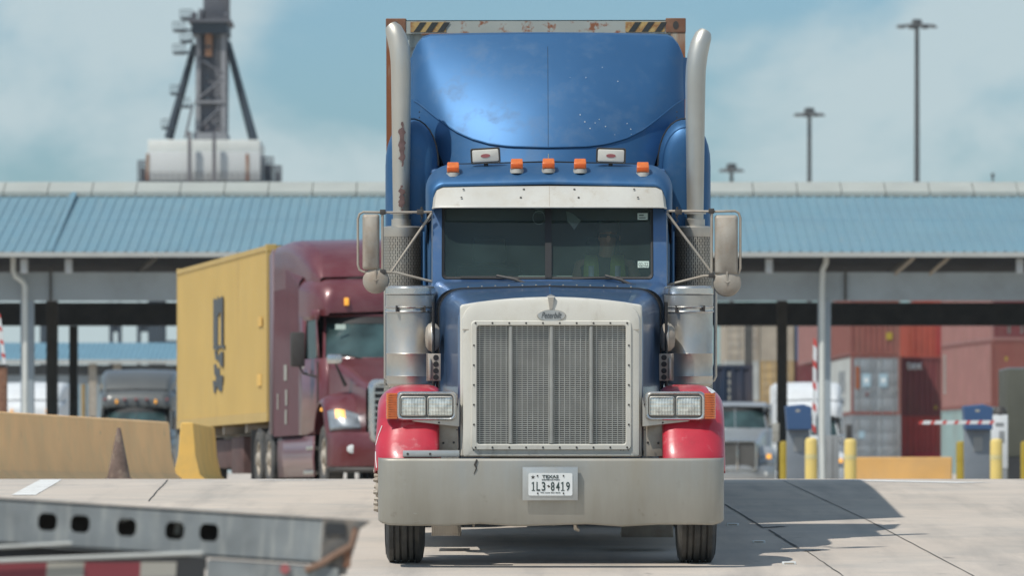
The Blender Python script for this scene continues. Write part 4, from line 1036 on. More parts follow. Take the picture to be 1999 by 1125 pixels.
# ---- container behind the tractor
CTY = 54.0
HC = container('weathered grey container with rusty corner posts and hazard stripes behind the blue cab', M_cgrey, (.195, CTY, -.29+1.28), R(-1.0), 12.19, 2.59+.30, 'corr', M_rustp, PITCH, cat='shipping container')
for o in HC.children:
    if o.name.startswith('corner_casting'): o.material_slots[0].link = 'OBJECT'; o.material_slots[0].material = M_rust
    if o.name.startswith('front_top_rail'): o.material_slots[0].link = 'OBJECT'; o.material_slots[0].material = mat('rail_cream', (.36, .385, .35), .6, var=.08, vs=4, dirt=(.25, .09, .04), da=.95, ds=8, ramp=(.54, .62))
    if o.name.startswith('frame'): hcf = o
HH = 2.89
for s in (-1, 1):
    a = -1.02 if s < 0 else .73; w_ = .29 if s < 0 else .32
    mb = MB(); mb.box(a, a+w_, .001, .005, HH-.112, HH-.03); hz = mb.build('hazard_panel', M_yel, HC)
    for i in range(3):
        x0 = a+.025+i*w_/3; mb = MB(); mb.poly([(x0, HH-.11), (x0+.05, HH-.11), (x0+.05+.055, HH-.032), (x0+.055, HH-.032)], -.002, .0005); mb.build('hazard_stripe', M_blk, hz, smooth=False)
    mb = MB(); mb.lathe([(.034, -.004), (.030, .01)], 'y', (s*1.14, 0, HH-.058), 14); mb.v = [(s*1.14+(v[0]-s*1.14)*.7, v[1], v[2]) for v in mb.v]; mb.build('casting_hole', M_bolt, HC)
mb = MB(); random.seed(4)
for x in (-.93, -.6, .52): mb.tube([(x, 0, HH-.13), (x+.2, -.002, HH-.126), (x+.4, 0, HH-.13)], .006, 5)
mb.split('rail_lip', M_rust, HC)
# trailer chassis below it
def chassis(label, loc, rz, rx, mm, zt, L=12.4, name='container_chassis'):
    t = thing(name, label, 'trailer', loc, rz, None, rx)
    mb = MB()
    for s in (-1, 1): mb.box(*(sorted((s*.42, s*.55))), .2, L, zt-.32, zt-.10)
    for y in (.05, 3, 6, 9, L-.3): mb.box(-1.15, 1.15, y, y+.16, zt-.14, zt-.01)
    mb.build('main_frame', mm, t, smooth=False)
    mb = MB(); mb.box(-.5, .5, 3.4, 8.6, .42, zt-.30, b=.04); mb.build('battery_box', M_dark, t)
    mb = MB(); mb.box(-1.0, -.5, 4.6, 6.2, .35, .98, b=.03); mb.box(-.98, -.55, 6.3, 8.6, .45, .95, b=.03); mb.split('tool_box', M_toolb, t)
    for s in (-1, 1):
        mb = MB(); mb.box(*(sorted((s*.5, s*.62))), 2.6, 2.72, .25, zt-.14); mb.box(*(sorted((s*.42, s*.7))), 2.55, 2.78, .18, .25); mb.build('landing_leg', mm, t, smooth=False)
    for y in (L-2.6, L-1.3):
        mb = MB(); mb.tube([(-.95, y, .5), (.95, y, .5)], .07, 10); mb.build('axle', M_dark, t)
        for s in (-1, 1): wheel(t, s*1.08, y, .50, .26, s, .50); wheel(t, s*.78, y, .50, .26, s, .50)
    mb = MB(); mb.box(-1.1, 1.1, L-.05, L, .45, .55); mb.build('rear_guard', mm, t, smooth=False)
    return t
t = chassis('dark chassis trailer carrying the weathered grey container behind the blue cab', (.195, CTY, -.29), R(-1.0), PITCH, M_dark, 1.20)
# ---- driver
DR = bpy.data.meshes.new('person')
J = [((.42, 3.22, 1.56), .15), ((.42, 3.24, 1.80), .155), ((.42, 3.24, 2.08), .15), ((.43, 3.20, 2.20), .06), ((.44, 3.17, 2.26), .058), ((.445, 3.15, 2.33), .080), ((.45, 3.16, 2.40), .078), ((.45, 3.17, 2.45), .05),
     ((.24, 3.22, 2.13), .07), ((.20, 3.10, 1.86), .052), ((.27, 2.86, 1.93), .035), ((.62, 3.22, 2.13), .07), ((.69, 3.08, 1.86), .052), ((.60, 2.86, 1.96), .035),
     ((.32, 3.15, 1.54), .10), ((.30, 2.75, 1.60), .08), ((.30, 2.60, 1.20), .05), ((.30, 2.50, 1.08), .04), ((.52, 3.15, 1.54), .10), ((.55, 2.75, 1.60), .08), ((.56, 2.60, 1.20), .05), ((.56, 2.50, 1.08), .04),
     ((.448, 3.065, 2.335), .016), ((.27, 2.80, 1.95), .034), ((.60, 2.80, 1.98), .034)]
E = [(0, 1), (1, 2), (2, 3), (3, 4), (4, 5), (5, 6), (6, 7), (2, 8), (8, 9), (9, 10), (2, 11), (11, 12), (12, 13), (0, 14), (14, 15), (15, 16), (16, 17), (0, 18), (18, 19), (19, 20), (20, 21), (5, 22), (10, 23), (13, 24)]
for hand, sx in ((23, -1), (24, 1)):
    hx, hy, hz_ = J[hand][0]
    for k in range(4):
        n0 = len(J); J.append(((hx+(k-1.5)*.018, hy-.035, hz_+.015), .009)); J.append(((hx+(k-1.5)*.019, hy-.05, hz_-.008-.003*abs(k-1)), .008)); J.append(((hx+(k-1.5)*.018, hy-.03, hz_-.025), .007)); E += [(hand, n0), (n0, n0+1), (n0+1, n0+2)]
    n0 = len(J); J.append(((hx-sx*.04, hy-.01, hz_+.01), .010)); J.append(((hx-sx*.045, hy-.035, hz_+.0), .009)); E += [(hand, n0), (n0, n0+1)]
DR.from_pydata([j[0] for j in J], E, [])
dro = bpy.data.objects.new('person', DR); scene.collection.objects.link(dro)
sk = dro.modifiers.new('Skin', 'SKIN')
for v, j in zip(DR.skin_vertices[0].data, J): v.radius = (j[1], j[1])
DR.skin_vertices[0].data[0].use_root = True
q = dro.modifiers.new('Sub', 'SUBSURF'); q.levels = 2; q.render_levels = 2
DR.materials.append(M_skin); dro.matrix_world = Matrix.Translation(TR.location) @ TR.rotation_euler.to_matrix().to_4x4()
tag(dro, 'driver in sunglasses and a yellow safety vest holding the wheel of the blue truck', 'person')
mb = MB()
mb.loft([[(.42+a*math.cos(t), 3.23+b*math.sin(t), z) for t in [2*math.pi*i/24 for i in range(24)]] for a, b, z in ((.19, .17, 1.50), (.20, .18, 1.7), (.225, .175, 2.0), (.215, .15, 2.13), (.12, .10, 2.20), (.07, .07, 2.22))], True, True, False); mb.build('shirt', M_seat, dro)
for s in (-1, 1):
    mb = MB(); mb.loft([[(.42+s*(.10+w_), y, z), (.42+s*(.10-w_), y-.005, z)] for w_, y, z in ((.055, 3.035, 1.6), (.06, 3.03, 1.85), (.06, 3.035, 2.04), (.055, 3.08, 2.15), (.045, 3.18, 2.22))], closed=False); mb.build('vest_panel', M_vest, dro, solid=.01)
    mb = MB(); mb.loft([[(.42+s*(.10+.02), y-.008, z), (.42+s*(.10-.02), y-.012, z)] for y, z in ((3.033, 1.7), (3.028, 1.85), (3.033, 2.04), (3.075, 2.14))], closed=False); mb.build('reflective_strip', M_plate, dro, solid=.01)
mb = MB(); mb.loft([[(.45+a*math.cos(t), 3.175+b*math.sin(t), z+.012*math.sin(t)) for t in [2*math.pi*i/20 for i in range(20)]] for a, b, z in ((.084, .095, 2.40), (.088, .100, 2.43), (.075, .085, 2.475), (.03, .04, 2.495))], True, False, True); mb.build('hair', M_bolt, dro)
mb = MB(); mb.box(.385, .438, 3.062, 3.075, 2.355, 2.382, b=.006); mb.box(.458, .511, 3.062, 3.075, 2.355, 2.382, b=.006); mb.box(.436, .46, 3.06, 3.07, 2.37, 2.376); mb.box(.376, .384, 3.07, 3.16, 2.368, 2.376); mb.box(.512, .52, 3.07, 3.16, 2.368, 2.376); mb.build('sunglasses', M_black, dro)
mb = MB(); mb.box(.42, .475, 3.072, 3.080, 2.288, 2.294, b=.002); mb.build('lips', mat('lips', (.25, .09, .08), .6), dro)
for s in (-1, 1):
    mb = MB(); mb.lathe([(.0, .0), (.020, .006), (.018, .014), (.006, .016)], 'x', (.45+s*.078, 3.16, 2.35), 10); mb.build('ear', M_skin, dro)
# ================================================================ other tractors
def tractor(label, loc, rz, mp, mp2, grille='bars', tall=True, lamps=True, mirror=True, group=None, roofw=1.22, mg=None, markers=0):
    t = thing('semi_truck', label, 'truck', loc, rz, group)
    K = hood_ring
    B = lambda: MB()
    def ring(y, w, zt, r, zb): return K(y, w, zt, r, zb, .02)
    mb = B(); mb.loft([ring(.16, .66, 1.60, .10, .86), ring(.5, .72, 1.68, .12, .86), ring(1.0, .76, 1.78, .13, .86), ring(1.6, .86, 1.93, .13, .86), ring(1.98, .98, 2.04, .10, .86)], closed=False)
    mb.add([(-.62, .17, .86), (.62, .17, .86), (.62, .17, 1.6), (-.62, .17, 1.6)], [(0, 1, 2, 3)]); mb.build('hood', mp, t, ang=50)
    # bumper
    def bs(x):
        y = .02+.55*(abs(x)/1.2)**3.2; e = .02*(abs(x)/1.2)**6
        return [(x, y+.12, .34), (x, y+.02, .36), (x, y, .42), (x, y-.01, .62), (x, y+.005, .80), (x, y+.03, .87), (x, y+.2, .88)]
    mb = B(); mb.loft([bs(x) for x in [i/12*1.2 for i in range(-12, 13)]], closed=False); bp = mb.build('bumper', mp, t, ang=60, solid=.01)
    mb = B(); mb.loft([[(x, .03+.55*(abs(x)/1.2)**3.2, .26), (x, .05+.55*(abs(x)/1.2)**3.2, .35)] for x in [i/10*1.18 for i in range(-10, 11)]], closed=False); mb.build('air_dam', M_bolt, bp, solid=.01)
    for s in (-1, 1):
        mb = B(); y = .02+.55*(.86/1.2)**3.2; mb.lathe([(.085, .03), (.085, -.01), (.06, -.02)], 'y', (s*.86, y-.0, .62), 20); mb.v = [(v[0], v[1], .62+(v[2]-.62)*.8) for v in mb.v]; mb.build('fog_lamp', M_plate, bp)
        # fender
        def fd(u, th):
            tt = R(th); rad = .74+.05*math.sin(tt); k = max(0, (u-.5)/.5); dr_ = .13*(1-math.sqrt(max(0, 1-k*k*.97)))
            x = s*(.60+.62*u - .06*max(0, 1-th/45)*u); rr = rad-dr_; zk = 1.22 if th > 60 else 1.0+.22*max(0, (th-26)/34)
            return (x, 1.25-rr*math.cos(tt)*(1.28 if th < 90 else 1.05)+.30*u*u*max(0, 1-th/70), .50+rr*math.sin(tt)*zk+.06*(1-u)*math.sin(tt))
        mb = B(); us_ = [0, .1, .25, .4, .55, .7, .8, .88, .94, 1]; mb.grid(fd, us_, list(range(26, 160, 8))); fe = mb.build('fender', mp, t, ang=70, solid=.02)
        # headlight
        mb = B()
        def hp_(u, v):
            th = 31+15*v; uu = .12+.80*u; k = (1-.35*u*(1-v))
            p = Vector(fd(uu, 31+23*v*(1-.45*(1-u)**1.5))); return (p.x, p.y-.018, p.z+.008)
        mb.grid(hp_, [i/10 for i in range(11)], [i/6 for i in range(7)]); hl = mb.build('headlight', M_lens2, t, ang=70, solid=.015)
        if lamps:
            p = Vector(fd(.70, 43)); mb = B(); mb.grid(lambda u, v: tuple(Vector(hp_(.5+.3*u, .55+.45*v))+Vector((0, -.012, .0))), [i/5 for i in range(6)], [i/4 for i in range(5)]); mb.build('turn_signal', mat('lit_amber', (.9, .4, .05), .4, emit=(1, .45, .06, .5)) if 'lit_amber' not in MATS else MATS['lit_amber'], hl)
            p = Vector(fd(.98, 80)); mb = B(); mb.box(p.x-.02, p.x+.03, p.y-.05, p.y+.05, p.z-.14, p.z-.08, b=.01); mb.build('side_marker', MATS['lit_amber'], fe)
        wheel(t, s*1.03, 1.25, .51, .28, s, .51)
        for yy in (7.2, 8.5): wheel(t, s*1.08, yy, .51, .27, s, .51); wheel(t, s*.78, yy, .51, .27, s, .51)
    # grille
    def G(e, y, r): return [(p[0], y, p[1]) for p in rrect(-.60+e, .60-e, .70+e, 1.66-e, r, r, 5)]
    mb = B(); mb.loft([G(-.03, .14, .12), G(0, .03, .12), G(.02, .0, .11), G(.05, .0, .09), G(.07, .03, .08)]); gr = mb.build('grille', M_chrome, t, ang=50)
    mb = B(); mb.box(-.56, .56, .05, .07, .74, 1.62); mb.build('grille_back', mg or M_dark, gr)
    if grille == 'bars':
        mb = B()
        for i in range(9): mb.box(-.54, .54, .015, .04, .80+i*.095, .825+i*.095)
        mb.split('grille_slat', M_chrome, gr)
    else:
        mb = B(); mb.box(-.03, .03, -.01, .05, .72, 1.64, b=.008); mb.build('grille_spine', M_chrome, gr)
    # windshield
    def ws(u, v): x = (1.0-.10*v)*u; return (x, 1.92+.62*v+.34*abs(u)**3, 2.04+.68*v)
    U = [i/10 for i in range(-10, 11)]
    mb = B(); mb.grid(ws, U, [i/4 for i in range(5)]); mb.build('windshield', M_teal, t, ang=80)
    mb = B(); mb.tube([ws(u, 0) for u in U], .02, 6); mb.tube([ws(u, 1) for u in U], .03, 6); mb.tube([ws(1, v) for v in (0, .5, 1)], .03, 6); mb.tube([ws(-1, v) for v in (0, .5, 1)], .03, 6); mb.tube([(0, ws(0, v)[1]-.01, ws(0, v)[2]) for v in (0, 1)], .012, 6); mb.build('windshield_frame', mp, t)
    mb = B(); mb.grid(lambda u, v: (ws(u, .82+.18*v)[0], ws(u, .82+.18*v)[1]-.012, ws(u, .82+.18*v)[2]), U, [0, .5, 1]); mb.build('sun_strip', M_black, t)
    for x in (-.45, .45):
        mb = B(); mb.tube([(x, 1.93, 2.04), (x-.35, 1.97, 2.10)], .012, 5); mb.build('wiper', M_bolt, t)
    # cab body
    rt = 3.98 if tall else 2.78
    mb = B(); mb.loft([ring(2.0, .985, 2.03, .06, .86), ring(2.30, 1.02, 2.05, .06, .86)], closed=False)
    for s in (-1, 1):
        mb.loft([[(s*a, y, .86), (s*a, y, 2.05)] for a, y in ((.985, 1.98), (1.11, 2.5), (1.19, 3.3), (1.21, 3.6))], closed=False)
        mb.loft([[(s*a, y, z0), (s*a, y, z1)] for a, y, z0, z1 in ((1.07, 2.32, 2.04, 2.05), (1.08, 2.62, 2.04, 2.78))], closed=False)
        mb.loft([[(s*1.17, 3.22, 2.03), (s*1.15, 3.22, 2.8)], [(s*1.21, 3.6, 2.03), (s*1.21, 3.6, 2.8)]], closed=False)
        mb.loft([[(s*1.05, 2.5, 2.66), (s*1.05, 2.5, 2.82)], [(s*1.21, 3.6, 2.66), (s*1.21, 3.6, 2.82)]], closed=False)
    cb_ = mb.build('cab', mp, t, ang=40, solid=.012)
    for s in (-1, 1):
        mb = B(); mb.loft([[(s*1.07, 2.4, 2.04), (s*1.06, 2.6, 2.7)], [(s*1.15, 3.3, 2.04), (s*1.15, 3.3, 2.7)]], closed=False); mb.build('side_window', M_dglass, t)
        mb = B(); mb.box(*(sorted((s*1.07, s*1.10))), 2.35, 2.38, 1.0, 2.0); mb.box(*(sorted((s*1.085, s*1.115))), 3.1, 3.25, 1.55, 1.6); mb.build('door_handle', M_bolt, t)
    if tall:
        def rf(y, w, z, r): return K(y, w, z, r, 2.72, .03)
        mb = B(); mb.loft([rf(2.50, .90, 2.76, .03), rf(2.50, .95, 2.95, .12), rf(2.58, .99, 3.12, .2), rf(2.75, 1.08, 3.27, .25), rf(3.1, 1.16, 3.33, .25), rf(3.6, 1.215, 3.34, .2)], closed=False); bw = mb.build('roof_brow', mp, t, ang=60)
        def r2(y, w, z, r): return K(y, w, z, r, 3.22, .03)
        mb = B(); mb.loft([r2(2.86, .98, 3.33, .05), r2(3.0, 1.04, 3.50, .15), r2(3.3, 1.10, 3.70, .22), r2(3.8, 1.16, 3.87, .25), r2(4.4, 1.2, 3.96, .22), r2(5.2, 1.22, 3.98, .18), r2(6.5, 1.22, 3.95, .14)], closed=False); mb.build('roof_fairing', mp, t, ang=60)
        mb = B(); mb.tube([(x, 2.83-.0+.25*abs(x)**3, 3.335-.16*abs(x)**2.5) for x in [i/10*1.02 for i in range(-10, 11)]], .014, 6); mb.build('fairing_gap', M_black, bw)
        mb = B(); mb.loft([K(3.6, 1.215, 3.40, .2, .86, .02), K(6.5, 1.22, 3.94, .14, .86, .02)], closed=False, cap1=True); mb.build('sleeper', mp2, t, ang=60)
        for s in (-1, 1):
            mb = B(); mb.loft([[(s*1.22, 6.5, .9), (s*1.22, 6.5, 3.9)], [(s*1.235, 6.85, .9), (s*1.235, 6.85, 3.8)]], closed=False); mb.build('side_extender', MATS['mauve_extender'] if mp is M_mar else mp, t, solid=.02)
            for x in ((.62,) if True else ()):
                mb = B(); mb.box(s*x-.035, s*x+.035, 2.45, 2.50, 2.88, 3.0, b=.01); mb.build('marker_light', MATS.get('lit_amber') or M_amber, bw)
    else:
        mb = B(); mb.loft([K(2.46, .90, 2.74, .03, 2.6, .02), K(2.6, 1.0, 2.82, .1, 2.6, .02), K(2.9, 1.06, 2.88, .12, 2.6, .02), K(4.6, 1.10, 2.88, .12, 2.6, .02)], closed=False, cap1=True); bw = mb.build('cab_roof', mp, t, ang=60)
        mb = B(); mb.loft([K(3.6, 1.10, 2.86, .1, .86, .02), K(4.6, 1.10, 2.86, .1, .86, .02)], closed=False, cap1=True); mb.build('sleeper', mp2, t, ang=60)
    if markers:
        for i in range(markers):
            x = (-1.0, -.36, 0, .34, .98)[i]; mb = B(); mb.box(x-.05, x+.05, 2.40 if abs(x) < .9 else 2.50, 2.58, 2.98, 3.04, b=.015); mb.build('roof_marker', M_brown, bw)
    for s in (-1, 1):
        mb = B(); mb.loft([[(s*1.16, y, .20), (s*1.18, y, .5), (s*1.17, y, .84)] for y in (2.15, 2.3, 3.6, 5.6, 6.3)], closed=False); mb.build('side_skirt', M_mar2 if mp is M_mar else mp2, t, solid=.02)
        mb = B(); mb.box(*(sorted((s*1.1, s*1.20))), 2.2, 3.2, .24, .30, b=.01); mb.box(*(sorted((s*1.1, s*1.20))), 2.2, 2.9, .62, .68, b=.01); mb.split('step', M_satin, t)
        if mirror:
            mb = B(); mb.box(*(sorted((s*1.28, s*1.50))), 2.42, 2.56, 1.92, 2.46, b=.03); mm = mb.build('mirror', M_bolt, t)
            mb = B(); mb.tube([(s*1.36, 2.5, 1.93), (s*1.30, 2.5, 1.82), (s*1.08, 2.45, 1.76)], .02, 6); mb.build('mirror_arm', M_bolt, mm)
            mb = B(); mb.box(*(sorted((s*.93, s*1.16))), .80, .90, 1.93, 2.08, b=.03); m2 = mb.build('hood_mirror', M_chrome, t)
            mb = B(); mb.tube([(s*1.03, .86, 1.94), (s*.86, .95, 1.60)], [.015, .03], 6); mb.build('mirror_arm', M_bolt, m2)
    for s in (-1, 1):
        mb = B(); mb.box(*(sorted((s*.65, s*1.22))), 9.25, 9.27, .15, 1.0); mb.build('mud_flap', M_dark, t)
    mb = B(); mb.box(-.5, .5, 6.6, 9.1, .88, 1.1, b=.02); mb.box(-1.15, 1.15, 6.1, 6.35, .35, 1.0, b=.05); mb.build('fifth_wheel', M_dark, t)
    mb = B(); mb.box(-.40, .40, 1.0, 9.2, .6, .88); mb.box(-.35, .35, .4, 1.6, .5, 1.2); mb.box(-.9, .9, 3.55, 3.6, .9, 2.8); mb.box(-.9, .9, 2.1, 3.5, 1.0, 1.1); mb.build('chassis_frame', M_dark, t)
    return t
mat('maroon_sleeper_paint', (.105, .027, .034), .55, spec=.15, metal=.0, var=.1, vs=1, dirt=(.16, .075, .082), da=.5, ds=1.2, coat=.2, ramp=(.4, .7))
mat('mauve_extender', (.165, .125, .14), .5, var=.05)
# ---- maroon truck with the yellow container
TH = R(9.8); ML = (-1.55, 100.97, gz(101))
MT = tractor('maroon truck with tall roof fairing turning in front of the yellow container', ML, TH, M_mar, MATS['maroon_sleeper_paint'])
a = MT
for (y0, y1, z0, z1) in ((4.9, 5.2, 1.75, 2.0), (4.85, 5.05, 1.35, 1.6), (2.95, 3.1, 1.9, 1.98), (5.9, 6.0, 1.30, 1.55), (4.9, 5.1, 1.05, 1.28)):
    mb = MB(); mb.box(-1.232, -1.222, y0, y1, z0, z1); mb.build('door_sticker', M_whtt, a)
mb = MB(); mb.box(-.82, -.66, 2.30, 2.31, 2.50, 2.58); mb.build('screen_sticker', M_paper, a)
def loc_of(base, th, lx, ly): return (base[0]+math.cos(th)*lx-math.sin(th)*ly, base[1]+math.sin(th)*lx+math.cos(th)*ly)
cx0, cy0 = loc_of(ML, TH, 0, 7.35)
YC = container('yellow container with dark vertical lettering on its long side behind the maroon truck', M_msc, (cx0, cy0, gz(108)+1.18), TH, 12.19, 2.9)
chassis('chassis trailer under the yellow container with lettering', (cx0, cy0, gz(108)), TH, 0, M_dusty, 1.17)
polys = [[(180,120),(200,120),(210,150),(222,95),(235,130),(250,100),(270,95),(270,250),(235,250),(225,290),(180,290)], [(180,292),(222,292),(222,558),(180,558)], [(252,252),(270,252),(270,562),(252,558)], [(180,560),(290,565),(285,600),(262,585),(235,590),(215,612),(180,600)],
 [(190,614),(210,620),(222,680),(245,630),(270,620),(270,770),(250,765),(225,702),(200,700)], [(185,750),(200,740),(220,800),(240,770),(240,848),(205,858),(190,840)], [(206,860),(240,850),(270,850),(265,1000),(235,1000),(222,960),(210,960),(200,1020),(185,1010),(175,900),(190,900),(205,920)]]
def y2(px, k=-1):   # photo column -> metres behind the container front on its left side
    x = (px-CX)/F; nx, ny = loc_of((cx0, cy0), TH, -1.22, 0); dx, dy = -math.sin(TH), math.cos(TH)
    return (x*ny-nx)/(dx-x*dy)
for i, P_ in enumerate(polys):
    mb = MB(); pts = []
    for zx, zy in P_:
        px, py = 380+zx/4.889, 560+zy/4.891; l = y2(px); D = cy0+math.cos(TH)*l-math.sin(TH)*1.22*0
        pts.append((l, (HY-py)/F*(D)-gz(108)-1.18))
    mb.poly(pts, -1.226, -1.216, 'yz'); mb.build('logo_stroke', M_msck, YC, smooth=False)
for (px0, px1, p0_, p1_) in ((504, 511, 623, 641), (502, 510, 733, 756)):
    l0, l1 = y2(px1), y2(px0); mb = MB(); mb.box(-1.226, -1.216, l0, l1, (HY-p1_)/F*110-gz(108)-1.18, (HY-p0_)/F*110-gz(108)-1.18); mb.build('warning_label', M_jy2, YC)
mb = MB()
for i in range(4): mb.poly([(-.6+i*.32, 2.79), (-.45+i*.32, 2.79), (-.37+i*.32, 2.88), (-.52+i*.32, 2.88)], .0, .004)
mb.split('hazard_stripe', M_blk, YC)
# ---- trucks under the canopy
tractor('silver conventional truck with a split mesh grille under a navy container', (6.98, 205, 0), 0, M_silver, M_silver, 'mesh', tall=False, mg=mat('grille_grey', (.10, .10, .095), .7), mirror=False)
NC = container('navy blue container with a yellow triangle riding on the silver truck', cm('navy_container', (.012, .028, .06)), (6.45, 210.6, 1.22), 0, 12.19, 2.9)
chassis('chassis trailer under the navy container', (6.45, 210.6, 0), 0, 0, M_dark, 1.2)
decal(NC, 'warning_triangle', M_jy, [(-.38, 1.35), (-.08, 1.35), (-.23, 1.72)], -.002)
mb = MB()
for i in range(7): mb.box(.42+.0, .50, -.006, .0, 1.0+i*.25, 1.17+i*.25)
mb.split('lettering_mark', M_whtt, NC)
tractor('grey truck with a tall roof fairing and five small roof lights behind the barrier', (-11.95, 208, 0), 0, M_gtruck, M_gtruck, 'bars', True, False, True, markers=5)
tractor('white truck at the far left behind the downpipe', (-17.1, 232, 0), 0, M_white, M_white, 'bars', True, False)
tractor('white truck behind the blue hooded kiosk and the raised gate arm', (10.55, 232, 0), 0, M_white, M_white, 'bars', True, True)
# ================================================================ barriers, bollards, cone
def jersey(label, p0, p1, z, H, m, capname='barrier_body', lean=0):
    a, b = Vector((p0[0], p0[1], 0)), Vector((p1[0], p1[1], 0)); d = (b-a); L = d.length; th = math.atan2(-d.x, d.y)
    t = thing('jersey_barrier', label, 'barrier', (p0[0], p0[1], z), th, None)
    pr = [(-.30, 0), (-.30, .03), (-.19, .12), (-.125, .38*H/.81), (-.09, H-.02), (-.07, H), (.07, H), (.09, H-.02), (.125, .38*H/.81), (.19, .12), (.30, .03), (.30, 0)]
    mb = MB(); mb.loft([[(x, y, zz) for x, zz in pr] for y in [L*i/10 for i in range(11)]], True, True, True); mb.build('barrier_body', m, t, ang=25, bev=.012)
    for y in (L*.2, L*.8):
        mb = MB(); mb.box(-.302, .302, y-.2, y+.2, 0, .05); mb.build('drain_slot', M_dark, t)
    return t
jersey('long pale yellow concrete barrier at the left edge of the yard', (-7.6, 71.5), (-4.92, 93.3), .165, .85, M_jy)
jersey('short bright yellow concrete barrier seen end on beside the long one', (-4.64, 94.5), (-4.60, 100.5), .15, .87, M_jy2)
jersey('orange concrete barrier between the bollards in front of the container stacks', (7.50, 147.5), (9.78, 147.2), 0, .82, M_jo)
c = wpt(232, 935, 78); t = thing('old_cone', 'rusty brown traffic cone standing by the long yellow barrier', 'traffic cone', (c.x, 78, gz(78)))
mb = MB(); mb.lathe([(.142, 0), (.138, .03), (.026, .60), (.016, .625)], 'z', (0, 0, 0), 20); mb.build('cone_body', M_conerust, t)
mb = MB(); mb.box(-.15, .15, -.15, .15, 0, .03, b=.01); mb.build('cone_base', M_conerust, t)
def bollard(px, pyt, D, m, label, w=.125):
    x = (px-CX)/F*D; h = (HY-pyt)/F*D
    t = thing('bollard', label, 'bollard', (x, D, 0), 0, 'bollards at the gate lanes')
    mb = MB(); mb.lathe([(w, 0), (w, h-.07), (w*.92, h-.035), (w*.7, h-.008), (w*.3, h), (0, h)], 'z', (0, 0, 0), 24); s_ = mb.build('sleeve', m, t)
    mb = MB(); mb.lathe([(w+.003, h*.62), (w+.003, h*.70)], 'z', (0, 0, 0), 24, caps=False); mb.build('reflective_band', M_bband if m is M_byel else m, t)
bollard(1583.5, 855, 135, M_byel, 'pale yellow bollard just left of the white downpipe column')
bollard(1660, 857, 135, M_byel, 'pale yellow bollard at the left end of the orange barrier')
bollard(1945, 857, 135, M_byel, 'pale yellow bollard in front of the white gate cabinet')
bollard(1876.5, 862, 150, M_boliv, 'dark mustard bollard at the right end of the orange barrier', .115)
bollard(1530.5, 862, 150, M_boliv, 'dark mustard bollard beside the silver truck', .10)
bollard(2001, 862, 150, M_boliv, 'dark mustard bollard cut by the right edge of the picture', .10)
# kiosks
def kiosk(px0, px1, D, label):
    x = ((px0+px1)/2-CX)/F*D; w_ = (px1-px0)/2/F*D
    t = thing('ticket_kiosk', label, 'kiosk', (x, D, 0), 0, 'ticket kiosks with blue hoods')
    mb = MB(); mb.box(-w_*.92, w_*.92, 0, .5, 0, 1.36, b=.02); mb.build('pedestal', M_kgrey, t)
    mb = MB(); mb.loft([[(-w_*.94, y, 1.36), (w_*1.0, y, 1.36), (w_*1.02, y, 1.84-dz), (.1, y, 1.90-dz), (-w_*1.08, y, 1.86-dz)] for y, dz in ((-.25, .02), (.0, 0), (.5, 0))], True, True, True); hd = mb.build('hood', M_kblue, t, smooth=False, bev=.01)
    mb = MB(); mb.box(-.07, .02, -.255, -.25, 1.73, 1.78, b=.002); mb.build('hood_label', M_whtt, hd)
    mb = MB(); mb.box(-.1, .1, -.01, .0, .9, 1.2); mb.build('screen_panel', M_kgrey2, t)
kiosk(1535, 1583, 140, 'blue hooded grey kiosk left of the raised gate arm')
kiosk(1882, 1936, 140, 'blue hooded grey kiosk behind the lowered gate arm')
x = (1952-CX)/F*143
t = thing('gate_cabinet', 'white gate cabinet with grey base right of the blue hooded kiosk', 'cabinet', (x, 143, 0))
mb = MB(); mb.box(-.17, .17, 0, .3, .55, 1.71, b=.01); cb2 = mb.build('upper_box', M_white, t)
mb = MB(); mb.box(-.16, .16, .01, .29, 0, .55, b=.01); mb.build('lower_box', M_kgrey2, t)
mb = MB(); mb.box(-.10, .08, -.006, -.001, 1.46, 1.54, b=.002); mb.box(-.02, .10, -.006, -.001, 1.1, 1.36, b=.002); mb.split('label_plate', M_kgrey2, cb2)
mb = MB(); mb.lathe([(.16, 1.71), (.15, 1.80), (.09, 1.88), (.0, 1.9)], 'z', (0, .15, 0), 16); mb.build('rain_cap', M_bolt, t)
def gate_arm(p0, p1, label, D, n, ncol):
    a, b = wpt(*p0, D), wpt(*p1, D); t = thing('boom_barrier', label, 'barrier arm', a)
    d = b-a; L = d.length; up = Vector((-d.z, 0, d.x)).normalized()*.038
    for i in range(n):
        e0, e1 = (.0, -.0) if i % 2 != ncol else (.18, -.18); q0, q1 = a+d*(i+(e0 if i % 2 == ncol else -.18))/n, a+d*(i+1+(e1 if i % 2 == ncol else .18))/n; sk_ = d*(.35/n)
        v = [q0-up-a, q1-up-a, q1+up+sk_-a, q0+up+sk_-a]
        mb = MB(); mb.loft([[(p.x, -.02, p.z) for p in v], [(p.x, .02, p.z) for p in v]], True, True, True); mb.build('arm_section', M_armr if i % 2 == ncol else M_white, t, smooth=False)
gate_arm((1944, 825), (1794, 825.5), 'lowered red and white gate arm across the lane by the container stacks', 139, 13, 0)
gate_arm((1589, 852), (1591, 663), 'raised red and white gate arm beside the white downpipe column', 143, 9, 0)
gate_arm((9, 716), (-3, 612), 'raised red and white gate arm at the left edge of the picture', 143, 8, 1)
x = (4-CX)/F*143; t = thing('gate_post', 'brown gate post below the raised arm at the left edge', 'post', (x, 143, 0)); mb = MB(); mb.box(-.12, .1, 0, .25, 0, 2.75, b=.02); mb.build('post_body', M_rust, t); mb = MB(); mb.box(-.14, .12, -.02, .27, 2.75, 2.8); mb.build('post_cap', M_bolt, t)
